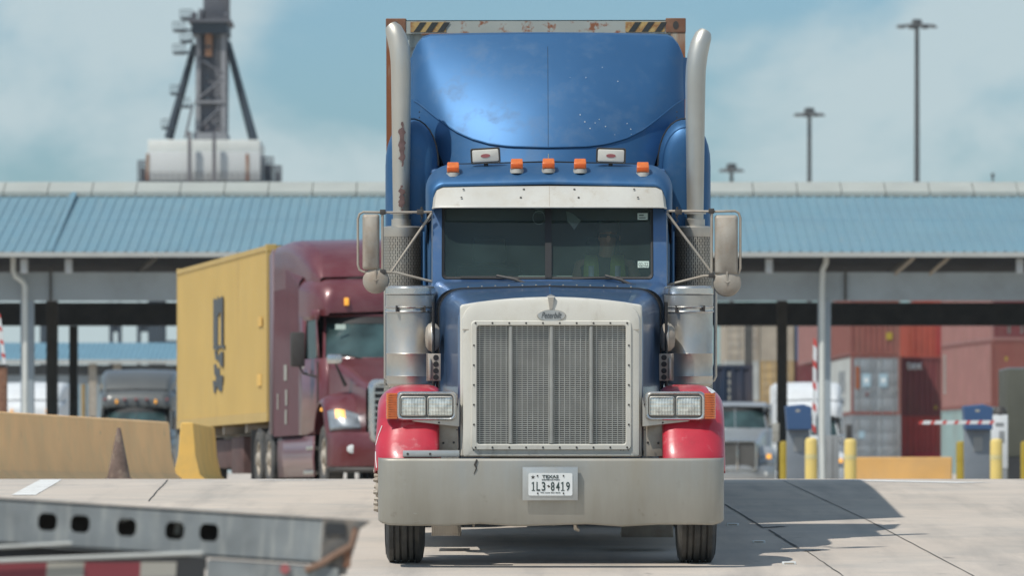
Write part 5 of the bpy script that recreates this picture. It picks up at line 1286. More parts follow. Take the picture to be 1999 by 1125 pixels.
x = (1626-CX)/F*140; t = thing('equipment_cabinet', 'plain grey metal cabinet right of the white downpipe column', 'cabinet', (x, 140, 0)); mb = MB(); mb.box(-.14, .13, 0, .4, 0, 1.24, b=.02); mb.build('cabinet_body', M_kgrey2, t); mb = MB(); mb.box(-.01, .0, -.006, 0, .1, 1.2); mb.build('door_seam', M_bolt, t)
x = (1525-CX)/F*172; t = thing('wall_box', 'small white box fixed on the dark canopy column', 'box', (x, 175.5, 1.38)); mb = MB(); mb.box(-.09, .09, 0, .12, 0, .5, b=.01); mb.build('box_body', M_whtt, t); mb = MB(); mb.box(-.09, .09, -.004, 0, .24, .25); mb.build('lid_seam', M_bolt, t)
x = 967.5/F*160; t = thing('gate_booth', 'dark olive booth cut by the right edge of the picture', 'booth', (x, 160, 0)); mb = MB(); mb.box(0, 3, 0, 3, .9, 3.03, b=.02); mb.box(-.0, 3, .02, 3, .0, .9); mb.build('booth_wall', M_olive, t); mb = MB(); mb.box(.01, 3.0, .01, 3.0, 3.02, 3.06); mb.build('booth_roof', M_kgrey, t); mb = MB(); mb.box(.02, .8, -.02, .0, .3, .88); mb.build('kick_panel', M_dark, t)
# ================================================================ gate canopy
def canopy(label, De, ye, D_r, ybot, ytop, x0, x1, ribpitch, full=True, rz=0):
    t = thing('gate_canopy', label, 'canopy', (0, De, 0))
    ze = (HY-ye)/F*De; zr_ = (HY-ybot)/F*D_r; Dd = D_r-De; sl = (zr_-ze)/Dd
    mb = MB(); n = int((x1-x0)/ribpitch)
    rows = []
    for i in range(n+1):
        x = x0+i*ribpitch
        for dx, dz in ((0, 0), (.02, .03), (.06, .03), (.08, 0)): rows.append([(x+dx, -.35, ze+dz-.0), (x+dx, Dd, zr_+dz)])
    mb.loft(rows, closed=False); mb.build('front_roof_slope', M_roof, t, ang=20, smooth=False)
    mb = MB(); mb.loft([[(x0, Dd+.4, zr_), (x0, 2*Dd+.8, ze)], [(x1, Dd+.4, zr_), (x1, 2*Dd+.8, ze)]], closed=False); mb.build('rear_roof_slope', M_roof, t)
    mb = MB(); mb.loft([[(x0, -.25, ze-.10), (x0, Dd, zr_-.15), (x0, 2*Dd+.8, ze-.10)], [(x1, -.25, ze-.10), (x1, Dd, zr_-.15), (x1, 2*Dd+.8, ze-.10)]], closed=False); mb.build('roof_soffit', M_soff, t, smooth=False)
    g_ = .13 if full else .10
    mb = MB(); mb.loft([[(x, -.36, ze-.01), (x, -.50, ze+.0), (x, -.50, ze-g_), (x, -.34, ze-g_), (x, -.34, ze-.01)] for x in (x0, x1)], True, True, True); mb.build('gutter', M_gut, t, smooth=False)
    return t, ze, zr_, Dd
GC, ze, zr_, Dd = canopy('long blue ribbed metal canopy over the gate lanes behind the trucks', 175, 493.5, 185, 380, 355, -44, 44, .27)
ztop = (HY-355)/F*185.6
pw = 1.23; n = 71
for i in range(n):
    x = -43.7+i*pw; s_ = 1 if x > 0 else -1
    mb = MB(); sk_ = 0
    mb.loft([[(x+.012, Dd-.45, zr_-.06), (x+pw-.012, Dd-.45, zr_-.06), (x+pw-.012, Dd-.45, zr_+.06), (x+.012, Dd-.45, zr_+.06)], [(x+.012, Dd+.6, zr_-.06), (x+pw-.012, Dd+.6, zr_-.06), (x+pw-.012, Dd+.6, ztop), (x+.012, Dd+.6, ztop)]], True, True, True)
    mb.build('ridge_vent_panel', M_cap, GC, smooth=False)
slp = (zr_-ze)/Dd
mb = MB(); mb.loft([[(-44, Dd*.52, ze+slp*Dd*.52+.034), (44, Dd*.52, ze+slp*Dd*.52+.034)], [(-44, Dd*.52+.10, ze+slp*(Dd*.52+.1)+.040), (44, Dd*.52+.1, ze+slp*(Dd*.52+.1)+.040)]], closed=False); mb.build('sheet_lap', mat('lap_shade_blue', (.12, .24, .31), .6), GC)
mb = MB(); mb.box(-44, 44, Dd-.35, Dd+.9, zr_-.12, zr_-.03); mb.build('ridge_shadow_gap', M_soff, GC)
mb = MB(); mb.box(-44, 44, Dd+.61, Dd+1.2, zr_-.06, ztop); mb.build('ridge_vent_back', M_cap, GC)
xl = (98-CX)/F*175
mb = MB(); mb.loft([[(xl-.08, -.36, ze+.06), (xl+.08, -.36, ze+.06), (xl+.08, -.36, ze-.02), (xl-.08, -.36, ze-.02)], [(xl-.08, Dd-.5, zr_+.05), (xl+.08, Dd-.5, zr_+.05), (xl+.08, Dd-.5, zr_-.02), (xl-.08, Dd-.5, zr_-.02)]], True, True, True); mb.build('roof_fold', M_roof, GC, smooth=False)
# beams
def zD(py, D): return (HY-py)/F*D
mb = MB(); mb.box(-44, 44, 1.0, 1.35, zD(587, 176), zD(534, 176)); mb.box(-44, 44, .93, 1.4, zD(534, 176)-.02, zD(534, 176)+.03); fb = mb.build('front_beam', M_beam, GC)
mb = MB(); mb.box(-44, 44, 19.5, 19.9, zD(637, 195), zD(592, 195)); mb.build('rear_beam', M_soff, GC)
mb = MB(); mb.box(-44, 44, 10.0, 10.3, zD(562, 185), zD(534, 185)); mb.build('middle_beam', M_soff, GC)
for i in range(17):
    x = -40+i*5.0
    mb = MB(); mb.tube([(x, 1.2, zD(534, 176)), (x+.6, .2, ze-.1)], .07, 6); mb.build('diagonal_brace', M_cold, GC)
for px in (1770, 1838, 560):
    x = (px-CX)/F*175; mb = MB(); mb.tube([(x-.25, 1.0, zD(535, 176)), (x+.2, .1, ze-.12)], .05, 6); mb.build('diagonal_brace', M_dusty, GC)
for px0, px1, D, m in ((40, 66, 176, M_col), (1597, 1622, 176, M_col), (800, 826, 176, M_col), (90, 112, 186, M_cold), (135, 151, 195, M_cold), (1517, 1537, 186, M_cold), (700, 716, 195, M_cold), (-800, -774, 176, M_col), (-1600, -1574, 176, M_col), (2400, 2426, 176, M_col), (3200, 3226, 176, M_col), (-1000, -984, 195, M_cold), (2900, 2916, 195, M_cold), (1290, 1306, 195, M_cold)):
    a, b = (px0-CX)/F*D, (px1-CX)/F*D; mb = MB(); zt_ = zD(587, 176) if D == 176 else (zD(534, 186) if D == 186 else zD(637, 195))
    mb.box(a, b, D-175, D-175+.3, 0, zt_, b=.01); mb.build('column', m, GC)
mb = MB(); a, b = (1454-CX)/F*226, (1469-CX)/F*226; mb.box(a, b, 51, 51.3, 0, zD(590, 226)); mb.box(3, 11, 51, 51.3, zD(637, 226), zD(590, 226)); mb.build('lane_portal', M_cold, GC)
def pipe(pts, D):
    mb = MB(); mb.tube([(wpt(a, b, D).x, D-175, wpt(a, b, D).z) for a, b in pts], .075, 10); o = mb.build('downpipe', M_pipe, GC)
pipe([(26, 503), (26, 528), (31, 540), (44, 549), (49, 558), (49.5, 940)], 175.6)
pipe([(1613, 503), (1612, 514), (1606, 527), (1605, 560), (1605, 850), (1607, 965)], 175.6)
for px in (46, 133, 1502, 1992):
    p = wpt(px, 505, 174.9); mb = MB(); mb.lathe([(.10, 0), (.105, -.03), (.105, -.36), (.09, -.38)], 'z', (p.x, .1, p.z), 16); mb.build('flood_light', M_galvl, GC)
for px in (99, 1650): 
    p = wpt(px, 530, 176); mb = MB(); mb.box(p.x-.03, p.x+.03, .9, .99, zD(587, 176), p.z+.1); mb.build('conduit', M_cold, GC)
# second canopy far left
C2 = thing('gate_canopy', 'smaller distant blue ribbed canopy seen below the near canopy at left', 'canopy', (0, 330, .95))
mb = MB(); z0, z1 = zD(703, 330)-.95, zD(670, 336)-.95
rows = []
for i in range(100):
    x = -28+i*.26
    for dx, dz in ((0, 0), (.03, .04), (.07, .04), (.1, 0)): rows.append([(x+dx, 0, z0+dz), (x+dx, 6, z1+dz)])
mb.loft(rows, closed=False); mb.build('front_roof_slope', M_roof2, C2, smooth=False)
mb = MB(); mb.box(-28, -2, -.1, .1, z0-.2, z0); mb.build('gutter', M_gut, C2)
mb = MB(); mb.box(-28, -2, .5, 12, z0-.75, z0-.25); mb.build('roof_underside', M_soff, C2)
mb = MB(); mb.box(-28, -2, .6, .9, zD(750, 330)-.95, zD(718, 330)-.95); mb.build('front_beam', M_beam, C2)
for px in (180, 228, -40, 420, 600):
    x = (px-CX)/F*330; mb = MB(); mb.box(x-.2, x+.2, .3, .7, 0, z0-.2); mb.build('column', M_dusty, C2)
# ================================================================ container stacks
cr = dict(brown=cm('brown_container', (.21, .065, .050)), mauve=cm('faded_mauve_container', (.29, .135, .12)), dred=cm('dark_red_container', (.145, .028, .030)), red=cm('red_container', (.33, .035, .030)), orange=cm('orange_red_container', (.40, .075, .045)),
          grey=cm('grey_container', (.22, .245, .26)), white=cm('white_container', (.42, .44, .42), da=.25), teal=cm('pale_teal_container', (.26, .36, .35)), beige=cm('beige_container', (.37, .32, .25)), tan=cm('tan_container', (.42, .29, .13)), blue=cm('blue_container', (.08, .14, .25)), lblue=cm('light_blue_container', (.30, .42, .48)), bright=cm('bright_red_patch', (.42, .02, .03)))
T = 2.905; B0 = .95
def stk(label, m, pxl, row, D, rz, front='corr', mf=None, dm=None, group=None):
    x = (pxl-CX)/F*D+1.22*math.cos(rz)
    return container(label, m, (x, D+1.22*math.sin(rz)*0, B0+row*T), rz, 12.19, 2.9, front, mf, 0, group, door_m=dm)
# stack with the grey doors
r25 = R(2.5)
c1 = stk('grey container doors on the ground tier of the door-end stack', cr['grey'], 1661, 0, 322, r25, 'doors')
decal(c1, 'blue_sticker', cr['lblue'], [(-.85, 1.75), (-.55, 1.75), (-.55, 2.1), (-.85, 2.1)], -.002)
c2 = stk('white container with grey doors and two light blue squares, second tier', cr['white'], 1661, 1, 322, r25, 'doors', cr['brown'], cr['grey'])
for x0 in (-.68, .15):
    decal(c2, 'blue_square', cr['lblue'], [(x0, 1.35), (x0+.42, 1.35), (x0+.42, 2.0), (x0, 2.0)], -.024)
    decal(c2, 'white_star', M_plate, [(x0+.21+a*math.cos(t), 1.68+a*math.sin(t)) for a, t in [((.15 if i % 2 else .08), 2*math.pi*i/14) for i in range(14)]], -.030)
decal(c2, 'rust_panel', M_rustd2, [(-1.0, 1.25), (-.80, 1.25), (-.80, 2.35), (-1.0, 2.35)], -.024)
decal(c2, 'small_mark', cr['dred'], [(-.50, .92), (-.38, .92), (-.38, 1.08), (-.50, 1.08)], -.024)
for (l0, l1, z0_, z1_) in ((3.2, 4.4, 1.1, 2.2), (5.0, 6.4, 1.1, 2.2), (3.4, 6.2, .5, .9)):
    for k in range(3):
        mb = MB(); a = l0+(l1-l0)*k/3; mb.box(-1.226, -1.216, a, a+(l1-l0)/3*.6, z0_, z1_); mb.build('side_lettering', M_kgrey, c2)
c3 = stk('brown red container with a yellow square on its end, third tier', cr['brown'], 1659, 2, 322, r25)
decal(c3, 'yellow_square', M_boliv, [(.55, .75), (.85, .75), (.85, 1.1), (.55, 1.1)], -.002)
c4 = stk('mauve container far above the white one, third tier left', cr['mauve'], 1598, 2, 336, r25)
# dark red column
c = stk('red container on the ground tier with a bright red patch low on its end', cr['red'], 1759, 0, 326, 0)
decal(c, 'bright_patch', cr['bright'], [(-.60, .1), (1.15, .1), (1.15, 1.05), (-.60, 1.05)], -.002)
c = stk('dark red container with white capital letters near its top, second tier', cr['dred'], 1759, 1, 326, 0)
text_obj('tex', 'lettering', M_plate, c, -.95, -.18, 2.28, 2.66, -.004, bold=.02)
decal(c, 'small_yellow_label', M_boliv, [(.42, .32), (.55, .32), (.55, .48), (.42, .48)], -.002)
c = stk('orange and red container end, third tier above the dark red one', cr['orange'], 1781, 2, 330, 0)
decal(c, 'red_half', cr['red'], [(-.05, .2), (1.1, .2), (1.1, 2.75), (-.05, 2.75)], -.002)
# right hand stack seen on its long side
r66 = R(6.6)
def stk2(label, m, row, dm=None, mf=None): 
    return container(label, m, (22.05, 288, .87+row*T), r66, 12.19, 2.9, 'corr', mf)
stk2('pale teal container behind the kiosk, ground tier of the right stack', cr['teal'], 0)
cm_ = stk2('faded mauve container showing its long side, second tier of the right stack', cr['mauve'], 1, mf=cr['brown'])
for k in range(9):
    mb = MB(); mb.box(-1.226, -1.216, 11.0, 11.5, .75+k*.2, .90+k*.2); mb.build('side_lettering', M_whtt, cm_)
decal(cm_, 'yellow_label', M_boliv, [(-.62, 2.02), (-.50, 2.02), (-.50, 2.2), (-.62, 2.2)], -.002)
decal(cm_, 'brown_end_panel', cr['brown'], [(-1.08, .16), (1.08, .16), (1.08, 2.75), (-1.08, 2.75)], .0)
ct = stk2('faded mauve container with grey capital letters on its end, top tier of the right stack', cr['mauve'], 2)
decal(ct, 'brown_end_panel', cr['dred'], [(-1.08, .16), (1.08, .16), (1.08, 2.75), (-1.08, 2.75)], .0)
text_obj('TTF', 'lettering', M_kgrey2, ct, -.72, .85, .30, .92, -.006, bold=.02)
# distant beige group behind the navy container
for i, (px, cols) in enumerate([(1416, ['grey', 'tan', 'white', 'beige']), (1484, ['brown', 'tan', 'tan', 'beige']), (1554, ['grey', 'tan', 'dred', 'blue'])]):
    for r_, k in enumerate(cols):
        nmz = ['bottom tier', 'second tier', 'third tier', 'top tier'][r_]; cz = ['left', 'middle', 'right'][i]
        container('distant %s container, %s of the %s column behind the dark pillars' % ({'grey': 'grey', 'tan': 'tan', 'white': 'white', 'beige': 'beige', 'brown': 'brown', 'dred': 'dark red', 'blue': 'blue'}[k], nmz, cz), cr[k], ((px-CX)/F*480+1.22, 480, B0+r_*2.905), 0, 12.19, 2.9, 'doors' if (i+r_) % 2 else 'corr')
# left distance
for px, k, row in ((105, 'lblue', 1), (105, 'white', 0), (158, 'tan', 1), (158, 'grey', 0)):
    container('distant %s container %s left of the grey truck' % (cr[k].name.split('_c')[0].replace('_', ' '), 'on top' if row else 'below'), cr[k], ((px-CX)/F*350+1.22, 350, B0+row*T), 0, 12.19, 2.9)
# ================================================================ ship-to-shore crane
CD = 450.0
CRN = thing('dockside_crane', 'tall grey crane tower with white machinery house rising behind the canopy at left', 'crane', (0, CD, .95))
def cz(py): return (HY-py)/F*CD-.95
def cxx(px): return (px-CX)/F*CD
mb = MB(); mb.box(cxx(286), cxx(508), 0, 9, cz(352), cz(296), b=.03); mh = mb.build('machinery_house', M_cwhite, CRN)
mb = MB(); mb.box(cxx(288), cxx(507), .3, 8.7, cz(296), cz(272), b=.03); mb.build('house_roof', M_pipe, CRN)
for px in (288, 483):
    mb = MB(); mb.box(cxx(px)-.1, cxx(px)+.1, -.06, 0, cz(352), cz(300)); mb.build('rust_streak', M_rustp, mh)
mb = MB(); mb.loft([[(cxx(378), 2, cz(272)), (cxx(438), 2, cz(272)), (cxx(438), 6, cz(272)), (cxx(378), 6, cz(272))], [(cxx(380), 2.4, cz(42)), (cxx(441), 2.4, cz(42)), (cxx(441), 5.6, cz(42)), (cxx(380), 5.6, cz(42))]], True, True, True); mb.build('tower', M_crane, CRN, smooth=False)
for px in (384, 434):
    mb = MB(); mb.box(cxx(px)-.16, cxx(px)+.16, 1.7, 2.1, cz(262), cz(60)); mb.build('tower_flange', MATS['crane_light'], CRN)
mb = MB(); mb.box(cxx(398), cxx(412), 1.8, 2.0, cz(105), cz(62)); mb.build('rust_panel', M_rustc, CRN)
for py, w_ in ((170, 6), (192, 5), (120, 5), (150, 4), (230, 5), (90, 8)):
    mb = MB(); mb.box(cxx(398), cxx(398+w_*1.5), 1.75, 2.0, cz(py), cz(py-5)); mb.build('hatch', M_craned, CRN)
mb = MB(); mb.box(cxx(377), cxx(440), 1.6, 2.0, cz(198), cz(193)); mb.box(cxx(375), cxx(441), 1.4, 6, cz(270), cz(256)); mb.build('walkway', MATS['crane_light'], CRN)
mb = MB()
for k in range(26): mb.box(cxx(420), cxx(428), 1.7, 1.8, cz(262)+k*.27, cz(262)+k*.27+.06)
mb.box(cxx(419.5), cxx(420), 1.7, 1.8, cz(262), cz(60)); mb.box(cxx(428), cxx(428.5), 1.7, 1.8, cz(262), cz(60)); mb.build('ladder', MATS['crane_light'], CRN)
for (xa_, ya_, xb_, yb_) in ((384, 250, 434, 200), (384, 190, 434, 150), (434, 140, 384, 110)):
    mb = MB(); mb.tube([(cxx(xa_), 1.75, cz(ya_)), (cxx(xb_), 1.75, cz(yb_))], .09, 6); mb.build('cross_brace', M_crane, CRN)
for (xa_, ya_, xb_, yb_) in ((400, 34, 396, -60), (438, 34, 470, -60), (366, 34, 340, -60)):
    mb = MB(); mb.tube([(cxx(xa_), 3, cz(ya_)), (cxx(xb_), 3, cz(yb_))], .03, 5); mb.build('hoist_cable', M_craned, CRN) if xb_ == 396 else None
for (px_, py_, w_, h_) in ((372, 30, 10, 14), (386, 22, 8, 20), (436, 28, 9, 12)):
    mb = MB(); mb.box(cxx(px_), cxx(px_+w_), 1, 2.2, cz(34), cz(34-h_), b=.05); mb.build('winch_box', M_crane, CRN)
mb = MB()
for k in range(19): mb.box(cxx(290+k*11.6), cxx(290.8+k*11.6), -.12, -.08, cz(352), cz(336))
mb.box(cxx(288), cxx(506), -.12, -.08, cz(337), cz(336)); mb.box(cxx(288), cxx(506), -.12, -.08, cz(345), cz(344)); mb.build('deck_railing', MATS['crane_light'], CRN)
mb = MB(); mb.box(cxx(372), cxx(443), 1.2, 6.5, cz(62), cz(40)); mb.build('tower_head', M_craned, CRN)
mb = MB(); mb.box(cxx(366), cxx(449), .8, 7, cz(40), cz(34)); 
for px in range(366, 450, 12): mb.box(cxx(px)-.03, cxx(px)+.03, .8, .86, cz(34), cz(27))
mb.box(cxx(366), cxx(449), .8, .84, cz(28), cz(27)); mb.build('head_platform', M_crane, CRN)
mb = MB(); mb.box(cxx(394), cxx(442), 2, 6, cz(34), cz(-80), b=.1); mb.build('upper_mast', M_crane, CRN)
for (a, b_, c_, d_) in ((376, 80, 325, 266), (441, 76, 492, 270)):
    mb = MB(); mb.tube([(cxx(a), 3, cz(b_)), (cxx(c_), 3, cz(d_))], [.22, .32], 10); mb.build('back_stay', M_craned, CRN)
mb = MB(); mb.tube([(cxx(375), 1, cz(200)), (cxx(360), 1, cz(268))], .08, 6); mb.build('thin_stay', M_crane, CRN)
for px, py, pr in ((348, 54, 1), (348, 98, 1), (343, 178, 0), (357, 203, 0), (326, 245, 0), (362, 30, 0), (362, 75, 0)):
    mb = MB(); x = cxx(px); mb.box(x-.42, x+.42, 1, 2.4, cz(py+4), cz(py))
    for k in range(4): mb.tube([(x-.42+.28*k, 1, cz(py)), (x-.42+.28*k, 1, cz(py-14))], .025, 5)
    mb.tube([(x-.42, 1, cz(py-14)), (x+.42, 1, cz(py-14))], .03, 5); mb.tube([(x-.42, 1, cz(py-7)), (x+.42, 1, cz(py-7))], .025, 5)
    if pr: mb.box(x, cxx(376), 1.2, 1.5, cz(py+3), cz(py-1)); mb.tube([(x+.3, 1.2, cz(py-14)), (cxx(376), 1.4, cz(py-28))], .05, 5)
    mb.build('landing', M_craned, CRN)
for px in (371, 419):
    mb = MB(); mb.box(cxx(px)-.12, cxx(px)+.12, -.8, -.5, -.9, cz(258)); mb.build('front_post', M_crane, CRN)
for (x0, x1, py) in ((268, 284, 312), (510, 532, 305), (532, 548, 322)):
    mb = MB()
    for k in range(4): xx = cxx(x0)+(cxx(x1)-cxx(x0))*k/3; mb.box(xx-.05, xx+.05, 1, 1.1, cz(352), cz(py))
    for k in range(5): zz = cz(352)+(cz(py)-cz(352))*(k+1)/5; mb.box(cxx(x0), cxx(x1), 1, 1.1, zz-.06, zz+.04)
    mb.box(cxx(x0+4), cxx(x1-4), 1.2, 2.5, cz(352), cz(py+14)); mb.build('side_platform', M_crane, CRN)
mb = MB(); mb.box(cxx(268), cxx(548), 0, 9, cz(360), cz(352)); mb.build('house_deck', M_craned, CRN)
for px in (300, 500):
    for y in (0.2, 8):
        mb = MB(); mb.box(cxx(px)-.4, cxx(px)+.4, y, y+.8, 0, cz(360)); mb.build('leg', M_craned, CRN)
mb = MB(); mb.box(cxx(300), cxx(500), .3, .9, 8.5, 9.5); mb.build('portal_beam', M_craned, CRN)
# ---- high mast lights
def mast(px, pyt, D, wpx, w_, label):
    x = (px-CX)/F*D; h = (HY-pyt)/F*D-.95
    t = thing('high_mast_light', label, 'light mast', (x, D, .95), 0, 'high mast lights beyond the canopy')
    r_ = w_/2/F*D; mb = MB(); mb.lathe([(r_*1.5, 0), (r_*1.12, h*.55), (r_*.85, h)], 'z', (0, 0, 0), 12); mb.build('pole', M_mast, t)
    R_ = wpx/2/F*D; s_ = D/490.
    mb = MB(); mb.tube([(R_*.62*math.cos(a), R_*.62*math.sin(a), h-.35*s_) for a in [2*math.pi*i/20 for i in range(21)]], .07*s_, 6, caps=False)
    for a in (0, 90, 180, 270): mb.tube([(0, 0, h-.2*s_), (R_*.62*math.cos(R(a)), R_*.62*math.sin(R(a)), h-.35*s_)], .06*s_, 5)
    mb.lathe([(.35*s_, h-.3*s_), (.38*s_, h+.05*s_), (.2*s_, h+.12*s_)], 'z', (0, 0, 0), 12); mb.build('lamp_ring', M_mast, t)
    for i in range(8):
        a = 2*math.pi*(i+.3)/8; mb = MB(); ca, sa = math.cos(a), math.sin(a)
        mb.lathe([(.10*s_, h-.30*s_), (.26*s_, h-.42*s_), (.30*s_, h-.50*s_)], 'z', (R_*.80*ca, R_*.80*sa, 0), 10); mb.build('lamp_head', M_mast, t)
mast(1790, 40, 488, 86, 10, 'tallest high mast light, at the far right above the canopy')
mast(1580, 213, 598, 62, 9, 'middle sized high mast light left of the tallest one')
mast(1428, 322, 700, 46, 8, 'smallest high mast light, just right of the blue truck')
t = thing('antenna_mast', 'thin antenna mast poking above the ridge at the far right', 'antenna', ((1938-CX)/F*420, 420, .95)); mb = MB(); mb.tube([(0, 0, 0), (0, 0, zD(338, 420)-.95)], .05, 6); mb.build('pole', M_mast, t); mb = MB(); mb.lathe([(.1, 0), (.1, .3)], 'z', (0, 0, zD(338, 420)-1.25), 6); mb.build('tip', M_mast, t)
# distant cranes seen through the gap at left
for i, (px, w_, lab) in enumerate(((225, 24, 'distant dark container crane leg left of centre in the gap under the canopy'), (282, 30, 'distant dark container crane portal right of it in the gap under the canopy'), (85, 14, 'distant dark tower in the gap beside the left column'))):
    D = 620; x = (px-CX)/F*D; hw = w_/2/F*D; t = thing('distant_crane', lab, 'crane', (x, D, .95)); z1 = zD(590, D)-.95; z0 = 0
    mb = MB(); mb.box(-hw, -hw+.35, 0, 1, 0, z1); mb.box(hw-.35, hw, 0, 1, 0, z1); mb.build('legs', M_craned, t); mb = MB(); mb.box(-hw, hw, .1, .9, zD(655, D), zD(640, D)); mb.box(-hw*.6, hw*.8, .3, .9, zD(668, D), zD(655, D)); mb.build('portal_beam', M_craned, t)
# ================================================================ foreground chassis beam
FD = 24.0
def fx(px): return (px-CX)/F*FD
def fz(py, D=FD): return (HY-py)/F*D
FC = thing('chassis_trailer', 'out of focus grey steel trailer beam with five oval holes in the foreground', 'trailer', (fx(630), FD, fz(1014)), 0, None)
FC.rotation_euler = (0, R(4.0)*0+math.atan2(44, 700), 0)
s0 = F/FD
Lb = 2.3; hB = 88/s0
mb = MB()
# web with five cut oval holes, built as a strip of blocks
holes = [(94-15-630, 1010), (158-630, 1015), (249-630, 1021), (343-630, 1029), (410-630, 1033)]
holes = [((94-630)/s0, .45), ((158-630)/s0, .45), ((249-630)/s0, .46), ((343-630)/s0, .47), ((410-630)/s0, .46)]
hr = 18.5/s0; zt0, zb_ = 0.0, -hB
bm_ = MB(); n = 20
edges = [-Lb] + [ (holes[i][0]+holes[i+1][0])/2 for i in range(4)] + [holes[4][0]+.055, .0]
edges = [-Lb, holes[0][0]-.05] + [(holes[i][0]+holes[i+1][0])/2 for i in range(4)] + [holes[4][0]+.05, 0.0]
for i, (hx, hf) in enumerate(holes):
    x0, x1 = edges[i+1], edges[i+2]; zc_ = -hB*hf
    outer, inner = [], []
    for k in range(32):
        a = 2*math.pi*k/32+math.pi/32*0; ca, sa = math.cos(a), math.sin(a)
        inner.append((hx+hr*max(-1, min(1, ca*1.08))*1.0, zc_+hr*max(-.93, min(.93, sa*1.1))))
        tx = ((x1-hx) if ca > 0 else (hx-x0))/max(1e-6, abs(ca)); tz = ((zt0-zc_) if sa > 0 else (zc_-zb_))/max(1e-6, abs(sa)); tt = min(tx, tz)
        outer.append((hx+ca*tt, zc_+sa*tt))
    # snap the nearest outer samples to the corners
    for cx2, cz2 in ((x0, zt0), (x1, zt0), (x0, zb_), (x1, zb_)):
        j_ = min(range(32), key=lambda q: (outer[q][0]-cx2)**2+(outer[q][1]-cz2)**2); outer[j_] = (cx2, cz2)
    bm_.loft([[(x, 0, z) for x, z in outer], [(x, 0, z) for x, z in inner], [(x, .014, z) for x, z in inner]])
bm_.add([(edges[0], 0, zb_), (edges[1], 0, zb_), (edges[1], 0, 0), (edges[0], 0, 0)], [(0, 1, 2, 3)])
bm_.add([(edges[-2], 0, zb_), (edges[-1], 0, zb_), (edges[-1], 0, 0), (edges[-2], 0, 0)], [(0, 1, 2, 3)])
bm_.box(-Lb, 0, .0, .09, -.008, .003); bm_.box(-Lb, 0, .0, .09, zb_-.003, zb_+.008)
bm_.build('side_beam', M_galv, FC, smooth=False)
mb = MB(); mb.box(-Lb, -.02, .28, .30, zb_, -.01); mb.build('blackened_inner_beam', M_black, FC); mb = MB(); mb.box(-Lb, -.02, .088, .30, -.006, .001); mb.build('shading_plate', M_galv, FC)  # inner beam blackened to darken the holes; top plate added to shade them
mb = MB(); mb.tube([((238-630)/s0, .05, -.050), ((262-630)/s0, .03, -.030)], .007, 6); mb.tube([((345-630)/s0, .12, -.09), ((347-630)/s0, .12, -.05)], .012, 6); mb.split('air_line', M_gut, FC)
# end bolster with flared lip
mb = MB(); mb.loft([[(0.002, -.004, .004), (.17, -.004, .002), (.13, -.004, -.03), (.115, -.004, -.10), (.09, -.004, -.20), (.002, -.004, -.20)], [(0.002, .32, .004), (.17, .32, .002), (.13, .32, -.03), (.115, .32, -.10), (.09, .32, -.20), (.002, .32, -.20)]], True, True, True); eb = mb.build('end_bolster', M_bolster, FC, smooth=False)
mb = MB(); mb.box(.012, .085, -.012, -.003, -.055, -.012); mb.build('pocket_opening', M_dark, eb)
mb = MB(); mb.tube([(.12, .0, -.035), (.11, -.01, -.09), (.05, -.02, -.13), (.0, -.03, -.165), (-.05, -.03, -.19)], .012, 6); mb.build('rusty_hose', M_hose, FC)
mb = MB(); mb.box(.11, .125, -.01, .05, -.06, -.025); mb.box(.085, .11, -.012, .06, -.17, -.09); mb.split('rusty_bracket', M_rust, FC)
# lower frame: pale rods, reflective tape bar, posts to the ground
mb = MB(); zl_ = lambda py, px: fz(py)-fz(1014)
def pl_(px, py, yoff):   # pixel -> local coordinates of the beam group
    v = Vector(((px-CX)/F*(FD+yoff), 0, (HY-py)/F*(FD+yoff))) - Vector((FC.location.x, 0, FC.location.z)); a = -FC.rotation_euler.y
    return (v.x*math.cos(a)+v.z*math.sin(a), yoff, -v.x*math.sin(a)+v.z*math.cos(a))
mb.box(*(0, 0), 0, 0, 0, 0) if False else None
for (p, q, w_) in (((-60, 1072), (140, 1062), .008), ((-60, 1098), (395, 1081), .010)):
    a, b_ = pl_(*p, -.35), pl_(*q, -.35); mb.tube([a, b_], w_, 6)
mb.split('frame_rod', M_gut, FC)
a, b_ = pl_(-80, 1104, -.30), pl_(400, 1090, -.30)
mb = MB(); mb.loft([[(x, -.30, z) for x, z in ((a[0], a[2]), (b_[0], b_[2]), (b_[0], b_[2]-.12), (a[0], a[2]-.12))], [(x, -.22, z) for x, z in ((a[0], a[2]), (b_[0], b_[2]), (b_[0], b_[2]-.12), (a[0], a[2]-.12))]], True, True, True); mb.build('rear_bar_shell', M_dark, FC, smooth=False) if False else None
q_ = [pl_(-80, 1058, .06), pl_(402, 1086, .06), pl_(402, 1112, .06), pl_(-80, 1112, .06)]
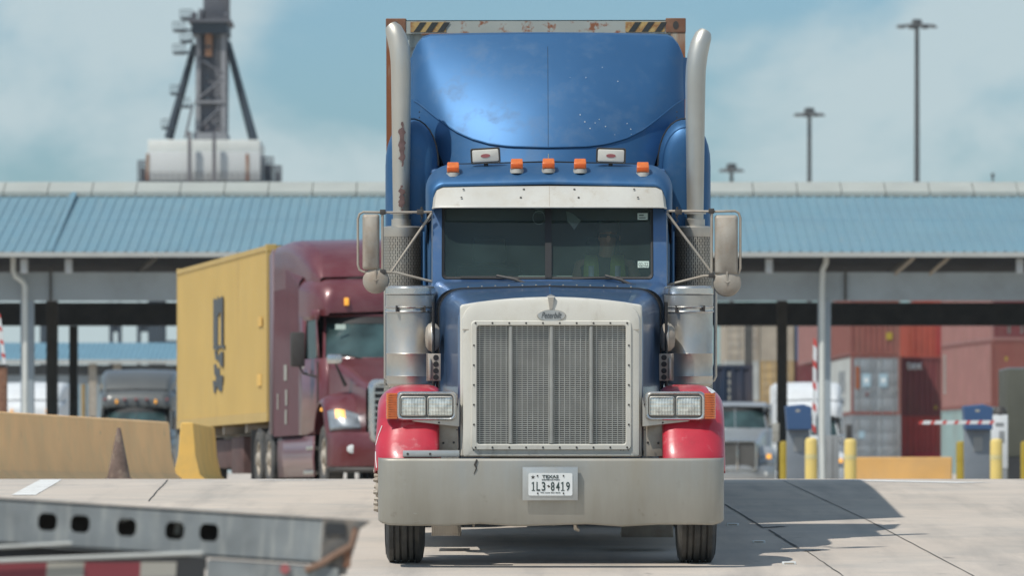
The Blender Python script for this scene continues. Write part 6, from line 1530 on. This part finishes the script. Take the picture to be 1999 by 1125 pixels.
m9 = MB(); m9.loft([[(p[0], .06, p[2]) for p in q_], [(p[0], .12, p[2]) for p in q_]], True, True, True); m9.build('inner_frame_plate', M_dark, FC, smooth=False)  # dark sheet added to stand in for the shade beneath the beam
tb = mb.build('rear_bar', M_dark, FC, smooth=False)
for i, (p0_, p1_) in enumerate(((-80, 92), (92, 165), (165, 275), (275, 345))):
    q0_, q1_ = pl_(p0_, 1100-(p0_)*.006, -.302), pl_(p1_, 1100-(p1_)*.006, -.302); mb = MB(); mb.loft([[(q0_[0], y, q0_[2]), (q1_[0], y, q1_[2]), (q1_[0], y, q1_[2]-.06), (q0_[0], y, q0_[2]-.06)] for y in (-.304, -.3005)], True, True, True); mb.build('reflective_tape', M_redt if i % 2 == 0 else M_whtt, tb, smooth=False)
a = pl_(405, 1100, -.02); mb = MB(); mb.box(a[0], .07, -.02, .3, -.42, zb_-.012); mb.build('lower_beam', M_galv, FC, smooth=False)
mb = MB(); p = pl_(556, 1112, -.05); mb.lathe([(.018, 0), (.018, -.02)], 'y', (p[0], -.03, p[2]), 12); mb.build('clevis', M_brown, FC)
gzz = gz(FD)-FC.location.z
for x in (-.25, -1.9):
    mb = MB(); mb.box(x-.06, x+.06, .05, .17, gzz-x*.063+.02, -.3); mb.box(x-.15, x+.15, 0, .25, gzz-x*.063, gzz-x*.063+.03); mb.build('support_leg', M_dark, FC)
# ================================================================ air
if HAZE > 0:
    mb = MB(); mb.box(-260, 260, -30, 760, -3.2, 62); hz = mb.build('haze', mat('haze_unused', (1, 1, 1)), smooth=False)
    m = bpy.data.materials.new('haze_air'); m.use_nodes = True; n, l = m.node_tree.nodes, m.node_tree.links; n.clear()
    o = n.new('ShaderNodeOutputMaterial'); v = n.new('ShaderNodeVolumePrincipled'); v.inputs['Density'].default_value = HAZE; v.inputs['Color'].default_value = (.85, .95, 1, 1); v.inputs['Anisotropy'].default_value = 0.0
    l.new(v.outputs[0], o.inputs['Volume']); hz.data.materials[0] = m; hz['kind'] = 'stuff'
